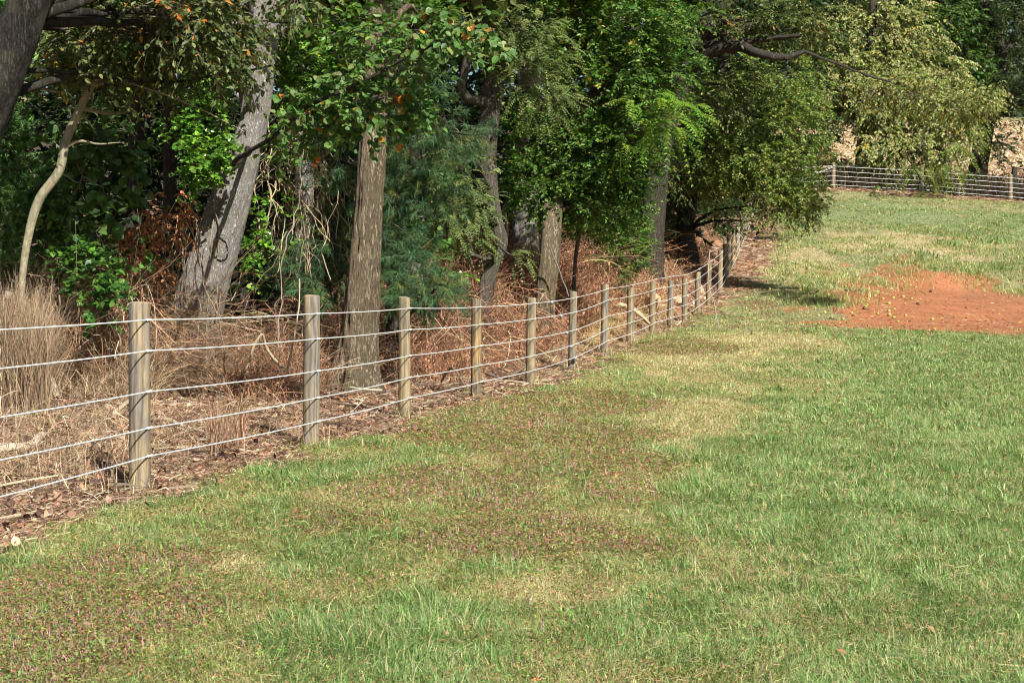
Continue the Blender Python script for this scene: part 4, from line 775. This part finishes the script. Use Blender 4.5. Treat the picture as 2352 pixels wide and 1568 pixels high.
vine("thick_vine", "thick twisted vine rising from the litter and curling at its top by the second post", [(655, 850, 18.6), (612, 800, 18.6), (600, 770, 18.5), (585, 790, 18.5), (575, 830, 18.5), (560, 860, 18.4)], .02, .014, VC, seed=3)
vine("pale_vine", "long pale vine rope dangling in front of the pine", [(690, 330, 18.8), (700, 400, 18.8), (688, 470, 18.8), (650, 560, 18.7), (645, 640, 18.7), (655, 720, 18.6), (648, 800, 18.5)], .007, .007, (.26, .23, .18), seed=4, wob=.22)
vine("dead_branch", "bent grey dead branch sloping through dry grass left of the first post", [(8, 678, 16.6), (40, 690, 16.7), (68, 720, 16.7), (76, 780, 16.6), (90, 825, 16.6), (115, 870, 16.5), (140, 920, 16.4), (175, 958, 16.3)], .048, .028, (.34, .28, .21), seed=5, cat="branch", sides=14, wob=.05)
def fallen(label, pts, w0, w1, col, seed): # a stick on the ground
    pp = [np.array(gp(x, d, up)) for x, d, up in pts]; g = G(); tube(g, pp, list(np.linspace(w0, w1, len(pp))), 9, .04, col, rough=.3, seed=seed, wob=.05, caps=True)
    return tag(g.build("fallen_branch", M_STICK, smooth=True), label, "branch", "dead branches lying in the leaf litter")
fallen("grey fallen branch on the litter right behind the first post", [(345, 14.6, .05), (380, 14.4, .09), (430, 14.2, .05), (480, 13.9, .03)], .03, .015, (.36, .29, .2), 1)
fallen("thick pale rotten branch lying at the left edge of the picture", [(-30, 12.0, .05), (20, 12.0, .06), (62, 12.1, .06), (95, 12.5, .12)], .05, .03, (.42, .34, .26), 2)
fallen("short stick leaning on the ground just left of the first post", [(255, 14.6, .1), (290, 15, .16), (330, 15.6, .22)], .025, .015, (.33, .27, .2), 3)
fallen("dark thin branch on bare orange soil near the foot of the furrowed trunk", [(742, 17.8, .02), (790, 17.4, .06), (830, 17.2, .05), (880, 16.8, .02)], .014, .008, (.2, .15, .1), 4)
fallen("dark crooked stick between the fourth and fifth posts", [(1010, 21.2, .05), (1040, 20.6, .3), (1065, 20.2, .12), (1085, 21.2, .4)], .014, .01, (.16, .12, .09), 5)
fallen("curved black stick behind the fourth post's foot", [(1110, 22.5, .1), (1150, 22.3, .05), (1185, 22.6, .1), (1215, 23, .25)], .016, .01, (.15, .11, .08), 6)
fallen("long thin pale stick lying along the lawn's edge at lower left", [(-10, 9.1, .03), (60, 9.3, .03), (110, 9.5, .02)], .014, .008, (.42, .33, .22), 7)
for k, (x, y, d, x2, y2, d2, lab, w, cl) in enumerate([
    (1190, 420, 30, 1160, 470, 30, "pale dead sapling stick with a side twig against dark trunks", .022, (.38, .33, .25)),
    (1160, 470, 30, 1150, 600, 30, "lower length of pale dead sapling among brown brambles", .03, (.45, .38, .28)),
    (1650, 512, 41, 1712, 760, 34.6, "thin grey stick leaning on the wires beside the ninth post", .012, (.3, .26, .24)),
    (1262, 560, 27, 1320, 745, 25.5, "forked grey twig rising behind the sixth post", .012, (.16, .14, .125)),
    (660, 850, 18, 690, 640, 18.5, "slim brown sapling stem in front of the pine", .012, (.34, .28, .18))]):
    if k == 2: pts_ = [(1630, 645, 34.2), (1628, 700, 34.3), (1650, 740, 34.2), (1685, 800, 33)]; pts_ = [(q[0], q[1], q[2]) for q in pts_]; pts_ = [(1631, 652 - 80, 35.5), (1629, 700 - 40, 35.2), (1645, 740 - 20, 34.8), (1690, 792, 31)]
    else: pts_ = [(x, y, d), ((x + x2) / 2 + 8, (y + y2) / 2, d), (x2, y2, d2)]
    vine("dead_stick", lab, pts_, w, w * .7, cl, seed=20 + k, cat="stick", sides=6)

# ------------------------------------------------------------------ stones
def boulder(x, y, d, wpx, hpx, col, label, seed, depth=.5):
    c = P(x, y, d); g = G(); n = 26; m = 16; th = np.linspace(0, 2 * np.pi, n, endpoint=False); ph = np.linspace(0, np.pi, m)
    T, H = np.meshgrid(th, ph); D = np.stack([np.cos(T) * np.sin(H), np.sin(T) * np.sin(H), np.cos(H)], -1)
    r = 1 + (fbm(D[..., 0] * 1.3 + seed, D[..., 1] * 1.3, D[..., 2] * 1.3 + 5, seed, 3) - .5) * .9
    V = c + D * r[..., None] * np.array([wpx * d / FPX / 2, depth / 2, hpx * d / FPX / 2])
    a = (np.arange(m - 1) * n)[:, None]; k = np.arange(n)[None]; k2 = (k + 1) % n
    cc = np.array(col) * (.8 + .4 * fbm(D[..., 0] * 2, D[..., 1] * 2, D[..., 2] * 2 + seed, 5, 3)).reshape(-1, 1)
    g.add(V.reshape(-1, 3), cc, quads=np.stack([a + n + k, a + n + k2, a + k2, a + k], -1).reshape(-1, 4))
    return tag(g.build("boulder", M_ROCK, smooth=False), label, "rock", "rocks on the bank behind the fence")
OR = (.52, .34, .20)
boulder(1499, 690, 36, 34, 46, (.46, .30, .17), "tall orange rock showing right of the ninth post", 1)
boulder(1425, 702, 32.5, 24, 12, (.52, .40, .25), "small pale stone left of the eighth post", 2)
boulder(1606, 672, 42, 22, 28, (.40, .27, .18), "brown rock uphill behind the twelfth post", 3)
boulder(1552, 690, 39.5, 30, 18, (.40, .30, .2), "small tan rock between the tenth and eleventh posts", 4)
boulder(1640, 615, 45, 26, 12, (.40, .29, .2), "buff stone near the root of the black leaning trunk", 5)
boulder(1585, 705, 40, 20, 14, (.34, .25, .18), "low grey brown stone behind the eleventh and twelfth posts", 6)
g = G(); tube(g, [P(1418, 700, 33), P(1446, 708, 33), P(1470, 724, 33), P(1492, 744, 33)], [.05, .075, .07, .04], 8, .05, (.50, .34, .20), rough=.5, seed=4, caps=True)
tag(g.build("stone_slab", M_ROCK), "long slanting orange stone slab lying between the eighth and ninth posts", "rock")

# ------------------------------------------------------------------ leaf litter on the ground
def flat_bits(g, rng, x, d, ln, w, pal, up=.012, tilt=.18):
    n = len(x); az = rng.uniform(0, 2 * np.pi, n); b = base_pts(x, d) + np.array([0, 0, 1]) * (up * rng.uniform(.2, 2.2, (n, 1)))
    dr = np.stack([np.cos(az), np.sin(az), rng.normal(0, tilt, n)], 1) * ln[:, None]
    pts = np.stack([b, b + dr * .5 + rng.normal(0, .012, (n, 3)), b + dr], 1); zt = terrain(pts[..., 0], pts[..., 1]) + .006; pts[..., 2] = np.maximum(pts[..., 2], zt)
    ribbon(g, pts, w, pick(pal, n, rng, .25), rng, taper=.6)
g = G(); LIT = [(.36, .245, .165, 3), (.24, .15, .10, 3), (.52, .41, .28, 2.6), (.12, .075, .055, 2)]
def litter_xy(n, d0, d1, o1):
    d = d0 + (d1 - d0) * rng.random(n) ** 1.2; o = rng.uniform(-.6 - 1.2 * (d0 > 30), o1, n); x = xf(d) - o; ok = rng.random(n) < litter_w(x, d) * 1.0 + .03
    return x[ok], d[ok]
x, d = litter_xy(90000, 7.5, 17, 4.5); flat_bits(g, rng, x, d, rng.uniform(.03, .16, len(x)), rng.uniform(.003, .008, len(x)), LIT)
x, d = litter_xy(60000, 16, 34, 6); flat_bits(g, rng, x, d, rng.uniform(.05, .25, len(x)), rng.uniform(.006, .014, len(x)), LIT)
x, d = litter_xy(26000, 34, 78, 4); flat_bits(g, rng, x, d, rng.uniform(.06, .3, len(x)), rng.uniform(.015, .03, len(x)), LIT)
for n, d0, d1, o1, s in ((9000, 7.5, 16, 4.5, .045), (14000, 16, 34, 7, .06), (6000, 34, 78, 4, .1)):
    x, d = litter_xy(n, d0, d1, o1); n = len(x)
    place(g, base_pts(x, d) + [0, 0, .02], rng.normal(size=(n, 3)) * [1, 1, .35], rng.normal(0, .45, (n, 3)) + [0, 0, 1], s * rng.uniform(.5, 1.4, n), OV, pick([(.36, .19, .12, 3), (.26, .15, .10, 2), (.5, .37, .25, 2), (.42, .18, .08, 1)], n, rng, .3))
x = rng.uniform(14, 42, 9000); d = rng.uniform(76.8, 82, 9000); flat_bits(g, rng, x, d, rng.uniform(.1, .4, 9000), np.full(9000, .035), LIT)
x, d = litter_xy(1500, 9.5, 30, 5); flat_bits(g, rng, x, d, rng.uniform(.15, .5, len(x)), rng.uniform(.010, .022, len(x)), [(.12, .08, .06, 3), (.42, .33, .23, 2), (.2, .14, .1, 2)], up=.04, tilt=.1)
x, d = litter_xy(4500, 8, 22, 5); n = len(x); place(g, base_pts(x, d) + [0, 0, .03], rng.normal(size=(n, 3)), rng.normal(size=(n, 3)), .045 * rng.uniform(.5, 1.4, n), RND, pick([(.09, .055, .04, 3), (.3, .17, .11, 2), (.42, .28, .19, 1)], n, rng, .3))
tag(g.build("leaf_litter", M_DRY), "dead leaves, needles and twigs covering the soil under the fence", kind='stuff')

# ------------------------------------------------------------------ the sward
GR = [(.16, .275, .075, 3), (.215, .33, .105, 3), (.095, .18, .05, 2.4), (.38, .44, .23, 1.1), (.42, .36, .17, 1.2)]
FIN = [(.27, .30, .09, 3), (.19, .25, .06, 3), (.40, .36, .17, 2.5)]
STR = [(.52, .45, .24, 3), (.42, .36, .17, 3), (.62, .55, .33, 1.3), (.26, .26, .10, 1)]
def blades(g, rng, b, h, w, pal, lean=60., far=False, jit=.22, l0=12.):
    """lean: largest angle from upright in degrees; neighbours share a loose lie"""
    n = len(b); az = vnoise(b[:, 0] * 1.4, b[:, 1] * 1.1, 0, 15) * 14 + rng.normal(0, 1.3, n); L = np.stack([np.cos(az), np.sin(az), 0 * az], 1)
    th = np.radians(l0 + (lean - l0) * rng.random((n, 1)) ** .8)
    up = np.array([0, 0, 1.]); h = h[:, None]; sd = norm(np.cross(L, up) + rng.normal(0, .45, (n, 3))) * (w * .5)[:, None]
    m = b + h * .55 * (up * np.cos(th * .6) + L * np.sin(th * .6)); t = m + h * .5 * (up * np.cos(th * 1.45) + L * np.sin(th * 1.45)); t[:, 2] = np.maximum(t[:, 2], b[:, 2] + .006); col = pick(pal, n, rng, jit)
    if far:
        g.add(np.stack([b - sd, b + sd, t], 1).reshape(-1, 3), np.repeat(col, 3, 0), tris=np.arange(n * 3).reshape(-1, 3))
    else:
        a = (np.arange(n) * 5)[:, None]
        g.add(np.stack([b - sd, b + sd, m + sd * .8, m - sd * .8, t], 1).reshape(-1, 3), np.repeat(col, 5, 0), quads=a + np.array([0, 1, 2, 3]), tris=a + np.array([3, 2, 4]))
GBX = [onground(*p)[:2] for p in [(1600, 1560), (1500, 1300), (1480, 1180), (1600, 1020), (1740, 900), (1850, 820), (1900, 785)]]
GBX = sorted([(p[1], p[0]) for p in GBX])
def green_side(x, y):
    gx = np.interp(y, [p[0] for p in GBX], [p[1] for p in GBX]); n = (fbm(x * .7, y * .5, 0, 99, 3) - .5) * (1.2 + .05 * y)
    return sstep(-.5, .9, (x + n - gx) / (.4 + .03 * y)) * (y < 34)
gg = G(); gc = G(); gs = G(); rng = np.random.default_rng(300)
BANDS = [(4.9, 7.2, 17000, 1.25, .0030), (7.2, 10, 9500, 1.25, .0038), (10, 15, 4600, 1.25, .0052), (15, 23, 2000, 1.3, .008), (23, 34, 900, 1.4, .012), (34, 50, 380, 1.6, .021), (50, 78, 170, 1.9, .032)]
for d0, d1, rho, hs_, w_ in BANDS:
    x1 = .36 * d1 + .3; A = (2 * x1) * (d1 - d0); n = int(A * rho); x = rng.uniform(-x1, x1, n); d = rng.uniform(d0, d1, n)
    ok = (np.abs(x) < .352 * d + .3) & (x > xf(d) - .4); x, d = x[ok], d[ok]
    lw = litter_w(x, d); dw = dirt_w(x + rng.normal(0, .6, len(x)), d + rng.normal(0, 1.1, len(x))); ok = rng.random(len(x)) > np.maximum(lw * .985, dw * .985); x, d = x[ok], d[ok]
    gsd = green_side(x, d); Gn = np.maximum(patch(x, d, 'green') * .8, gsd); Sn = np.maximum(patch(x, d, 'straw') * (1 - .75 * gsd), .45 * gsd * sstep(.5, .6, fbm(x * 1.1 + 9, d * .8, 0, 67, 4)) * (1 - sstep(8, 12, d))); Rn = patch(x, d, 'red') * (1 - gsd)
    tuft = fbm(x * 2.3, d * 2.0, 0, 71, 3); far = d0 >= 34
    r = rng.random(len(x)); left = 1 - sstep(-1.5, 2.0, x - .02 * d)
    pg = np.clip(.09 + .68 * Gn + .5 * sstep(.56, .68, tuft) - .6 * Sn - .3 * Rn, .03, .88); pr = np.clip(.85 * Rn * (1 - .6 * Gn), 0, .85) * (d < 45); ps = np.clip(.22 + .7 * Sn, 0, .9)
    k1 = r < pg; rest = ~k1; k2 = rest & (rng.random(len(x)) < pr); rest = rest & ~k2; k3 = rest & (rng.random(len(x)) < ps); k4 = rest & ~k3
    b = base_pts(x, d)
    kk = sstep(.45, .75, tuft); n1 = int(k1.sum())
    blades(gg, rng, b[k1], rng.uniform(.02, .058, n1) * (1 + .9 * kk[k1] * (rng.random(n1) < .4)) * hs_, w_ * rng.uniform(.6, 1.5, n1), GR, 80, far)
    n3 = int(k3.sum()); blades(gg, rng, b[k3], rng.uniform(.02, .055, n3) * hs_, w_ * .75 * rng.uniform(.7, 1.4, n3), STR, 82, far)
    n4 = int(k4.sum()); blades(gg, rng, b[k4], rng.uniform(.02, .05, n4) * hs_, w_ * .8 * rng.uniform(.7, 1.4, n4), FIN, 82, far)
    q = np.nonzero(k2 | (rest & (rng.random(len(x)) < .26 * (.35 + .65 * left) * (d < 30))))[0]
    if len(q):
        n2 = len(q); s_ = (.0075 + .00085 * d[q]) * rng.uniform(.7, 1.5, n2)
        place(gc, b[q] + np.array([0, 0, 1]) * rng.uniform(.005, .05, (n2, 1)) * hs_, rng.normal(size=(n2, 3)) * [1, 1, .4], rng.normal(0, .5, (n2, 3)) + [0, 0, 1], s_, OV, pick([(.20, .29, .065, 3.4), (.27, .145, .07, 3), (.36, .20, .11, 1.6), (.12, .19, .045, 2)], n2, rng, .25))
        q2 = q[rng.random(len(q)) < .12 * Rn[q] + .015]; n2 = len(q2)
        blades(gc, rng, b[q2] + [0, 0, .02], rng.uniform(.015, .045, n2) * hs_, w_ * 1.3 * np.ones(n2), [(.5, .3, .32, 2), (.42, .22, .2, 2)], 40, far)
    # mown dead stalks lying flat
    n5 = int(len(x) * .05); q = rng.choice(len(x), n5, replace=False); flat_bits(gs, rng, x[q], d[q], rng.uniform(.02, .07, n5) * (1 + .03 * d[q]), np.full(n5, w_ * .8), [(.40, .33, .18, 2), (.33, .27, .13, 2), (.28, .19, .11, 1)], up=.018)
# longer fescue tufts
def tufts(cx, cy, n, h, w, r, pal=GR, lean=75.):
    k = len(cx); x = np.repeat(cx, n) + rng.normal(0, r, k * n); d = np.repeat(cy, n) + rng.normal(0, r, k * n)
    blades(gg, rng, base_pts(x, d), h * rng.uniform(.4, 1.2, k * n), w * rng.uniform(.7, 1.3, k * n), pal, lean)
for n, d0, d1, bl, h, w in ((380, 5, 9, 34, .125, .0046), (600, 9, 18, 24, .14, .0065), (420, 18, 33, 14, .16, .011)):
    d = rng.uniform(d0, d1, n); x = rng.uniform(-.36, .36, n) * d; v = fbm(x * .8, d * .8, 0, 81, 3); gn = patch(x, d, 'green')
    ok = (litter_w(x, d) < .3) & (rng.random(n) < .25 + gn * .6 + sstep(.5, .6, v) * .4) & (patch(x, d, 'straw') < .5) & (dirt_w(x, d) < .5); tufts(x[ok], d[ok], bl, h, w, .05)
# rank growth on the bank above the clay, straw at its lip
d = rng.uniform(40, 62, 9000); x = rng.uniform(7, 22, 9000); ok = (x > xf(d) + 1.2) & (dirt_w(x, d) < .5) & (fbm(x * .9, d * .6, 0, 83, 3) > .5); tufts(x[ok], d[ok], 5, .17, .022, .12, GR + FIN + STR[:1], 78)
lip = [(1990, 650), (2030, 655), (2080, 628), (2150, 610), (2200, 622), (1960, 668), (2110, 605), (1920, 690), (2050, 600), (1905, 640), (2250, 645), (2330, 672), (1880, 700)]
for px_, py_ in lip:
    c = onground(px_, py_); n = 420; x = c[0] + rng.normal(0, .5, n); d = c[1] + rng.normal(0, .6, n); blades(gg, rng, base_pts(x, d), rng.uniform(.07, .24, n), rng.uniform(.010, .024, n), STR + GR[:2] + FIN, 86)
for px_, py_ in [(2120, 590), (2180, 565), (2290, 620), (2240, 630), (1790, 900), (870, 1030), (640, 1010 + 90), (2290, 560)]:
    c = onground(px_, py_); tufts(np.array([c[0]]), np.array([c[1]]), 60, .05 + .005 * c[1], .004 + .0007 * c[1], .02 + .004 * c[1])
for px_, pd_ in list(zip(PXW, PD))[:13]:
    n = 70; x = px_ + rng.normal(0, .12, n); d = pd_ + rng.normal(-.05, .12, n); blades(gs, rng, base_pts(x, d), rng.uniform(.06, .28, n), np.full(n, .003 + .0002 * pd_), BEI + STR[:2] + GR[:1], 55)
tag(gg.build("grass", M_GRASS), "mown green and straw coloured grass of the field", kind='stuff')
tag(gc.build("ground_cover", M_GRASS), "low reddish smartweed with tiny pink flower spikes in the grass", kind='stuff')
# clay clods and stalks on the dirt
n = 2600; x = rng.uniform(6, 20, n); d = rng.uniform(32, 52, n); ok = dirt_w(x, d) > .5; x, d = x[ok], d[ok]
flat_bits(gs, rng, x, d, rng.uniform(.04, .2, len(x)), np.full(len(x), .013), [(.4, .3, .18, 1), (.2, .08, .04, 2)] + LIT, up=.01)
n = 900; x = rng.uniform(5, 18, n); d = rng.uniform(30, 46, n); ok = (x > xf(d) + .2); x, d = x[ok], d[ok]; n = len(x)
place(gs, base_pts(x, d) + [0, 0, .05], rng.normal(size=(n, 3)) * [1, 1, .3], rng.normal(0, .4, (n, 3)) + [0, 0, 1], .09 * rng.uniform(.5, 1.2, n), OV, pick([(.5, .35, .05, 1), (.28, .13, .06, 2), (.3, .2, .12, 2)], n, rng, .2))
n = 700; d = rng.uniform(5, 30, n); x = rng.uniform(-.35, .35, n) * d; ok = x > xf(d); x, d = x[ok], d[ok]; n = len(x)
place(gs, base_pts(x, d) + [0, 0, .03], rng.normal(size=(n, 3)) * [1, 1, .3], rng.normal(0, .5, (n, 3)) + [0, 0, 1], .035 * rng.uniform(.6, 1.3, n), OV, pick([(.42, .2, .07, 1), (.33, .2, .12, 2), (.24, .13, .08, 1)], n, rng, .2))
tag(gs.build("mown_stalks", M_DRY), "cut dry stalks and scattered fallen leaves lying on the field", kind='stuff')
# plantain and dock rosettes
g = G(); n = 620; d = rng.uniform(5, 20, n); x = rng.uniform(-.36, .2, n) * d; ok = (litter_w(x, d) < .5) & (rng.random(n) < .9 - .5 * patch(x, d, 'green')); x, d = x[ok], d[ok]
for k in range(5):
    m = len(x); az = rng.uniform(0, 6.28, m); dr = np.stack([np.cos(az), np.sin(az), np.full(m, .35)], 1)
    place(g, base_pts(x, d) + [0, 0, .015], dr, np.stack([-np.cos(az) * .3, -np.sin(az) * .3, np.ones(m)], 1), .04 * rng.uniform(.5, 1.3, m), RND, pick([(.09, .2, .03, 2), (.12, .24, .05, 1)], m, rng, .2))
tag(g.build("broad_leaved_weeds", M_GLOSSY), "small round leaved green weeds dotted through the grass", kind='stuff')

# ------------------------------------------------------------------ fallen nuts
NUT = G(); th = np.linspace(0, 2 * np.pi, 12, endpoint=False); ph = np.linspace(0, np.pi, 8); T_, H_ = np.meshgrid(th, ph); D_ = np.stack([np.cos(T_) * np.sin(H_), np.sin(T_) * np.sin(H_), np.cos(H_) * 1.08], -1) * .045
a = (np.arange(7) * 12)[:, None]; k = np.arange(12)[None]; k2 = (k + 1) % 12
NUT.add(D_.reshape(-1, 3) + [0, 0, .04], (.3, .3, .1), quads=np.stack([a + 12 + k, a + 12 + k2, a + k2, a + k], -1).reshape(-1, 4)); nutm = NUT.mesh("walnut", [M_NUT], True); nutd = nutm.copy(); nutd.materials[0] = mat_plain("rotten_husk", (.05, .035, .025), .8)
rn = np.random.default_rng(5)
for i in range(54):
    px_, py_ = rn.uniform(1830, 2140), rn.uniform(655, 745)
    if px_ > 2080 and rn.random() < .5: px_ -= 200
    c = onground(px_, py_); dk = rn.random() < .25
    o = bpy.data.objects.new("walnut", nutd if dk else nutm); COL.objects.link(o); o.location = c + np.array([0, 0, -.004]); o.rotation_euler = (rn.random(), rn.random(), rn.random()); s = rn.uniform(.8, 1.15); o.scale = (s, s, s)
    tag(o, "blackened rotten walnut lying on the red clay" if dk else "round yellow green walnut lying on the red clay", "nut", "fallen walnuts on the clay")

# ------------------------------------------------------------------ stubble, far woods, deep wood
g = G(); rng = np.random.default_rng(400); n = 42000; d = rng.uniform(86.5, 168, n); x = rng.uniform(.13, .37, n) * d
flat_bits(g, rng, x, d, rng.uniform(.15, .7, n), rng.uniform(.05, .11, n), [(.58, .46, .31, 3), (.48, .37, .24, 3), (.36, .26, .17, 2), (.72, .62, .45, .7)], up=.05, tilt=.3)
tag(g.build("corn_stubble", M_DRY), "pale broken maize stalks strewn over the far field", kind='stuff')
g = G()
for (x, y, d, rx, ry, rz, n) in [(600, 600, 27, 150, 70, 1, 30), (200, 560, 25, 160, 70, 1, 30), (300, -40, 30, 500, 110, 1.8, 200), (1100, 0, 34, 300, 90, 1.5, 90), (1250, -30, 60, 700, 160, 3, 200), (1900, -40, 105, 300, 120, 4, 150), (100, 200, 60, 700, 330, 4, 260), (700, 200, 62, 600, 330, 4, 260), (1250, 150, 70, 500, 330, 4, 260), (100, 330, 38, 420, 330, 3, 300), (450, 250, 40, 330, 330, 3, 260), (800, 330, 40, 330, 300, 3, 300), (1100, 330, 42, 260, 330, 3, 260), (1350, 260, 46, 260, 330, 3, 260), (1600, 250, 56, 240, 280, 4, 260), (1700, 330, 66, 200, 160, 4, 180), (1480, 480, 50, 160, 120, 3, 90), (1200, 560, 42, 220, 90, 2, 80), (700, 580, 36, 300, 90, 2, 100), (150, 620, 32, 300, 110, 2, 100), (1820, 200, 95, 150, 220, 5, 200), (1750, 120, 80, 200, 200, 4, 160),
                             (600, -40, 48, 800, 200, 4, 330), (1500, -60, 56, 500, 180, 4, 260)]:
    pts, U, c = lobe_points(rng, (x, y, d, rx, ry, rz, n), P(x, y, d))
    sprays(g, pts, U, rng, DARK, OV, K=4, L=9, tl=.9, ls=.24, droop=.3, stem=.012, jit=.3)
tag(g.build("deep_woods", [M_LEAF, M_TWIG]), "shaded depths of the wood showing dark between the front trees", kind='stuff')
g = G()
for xx in range(1500, 2700, 70):
    pts, U, c = lobe_points(rng, (xx, rng.uniform(170, 215), rng.uniform(180, 215), 110, rng.uniform(60, 90), 8, 110), P(xx, 200, 200))
    sprays(g, pts, U, rng, [(.04, .07, .03, 2), (.06, .09, .035, 2), (.1, .11, .05, 1)], OV, K=4, L=8, tl=2.2, ls=.75, droop=.3, stem=.05)
for xx in range(1600, 2700, 90):
    pts, U, c = lobe_points(rng, (xx, rng.uniform(0, 60), 215, 120, 110, 8, 110), P(xx, 200, 200)); sprays(g, pts, U, rng, [(.035, .06, .03, 2), (.05, .08, .035, 2)], OV, K=4, L=8, tl=2.2, ls=.8, droop=.3, stem=.05)
tag(g.build("distant_woods", [M_LEAF, M_TWIG]), "hazy dark wood along the top of the far stubble field", kind='stuff')
print("objects", len(bpy.data.objects), "verts", sum(len(m.vertices) for m in bpy.data.meshes))
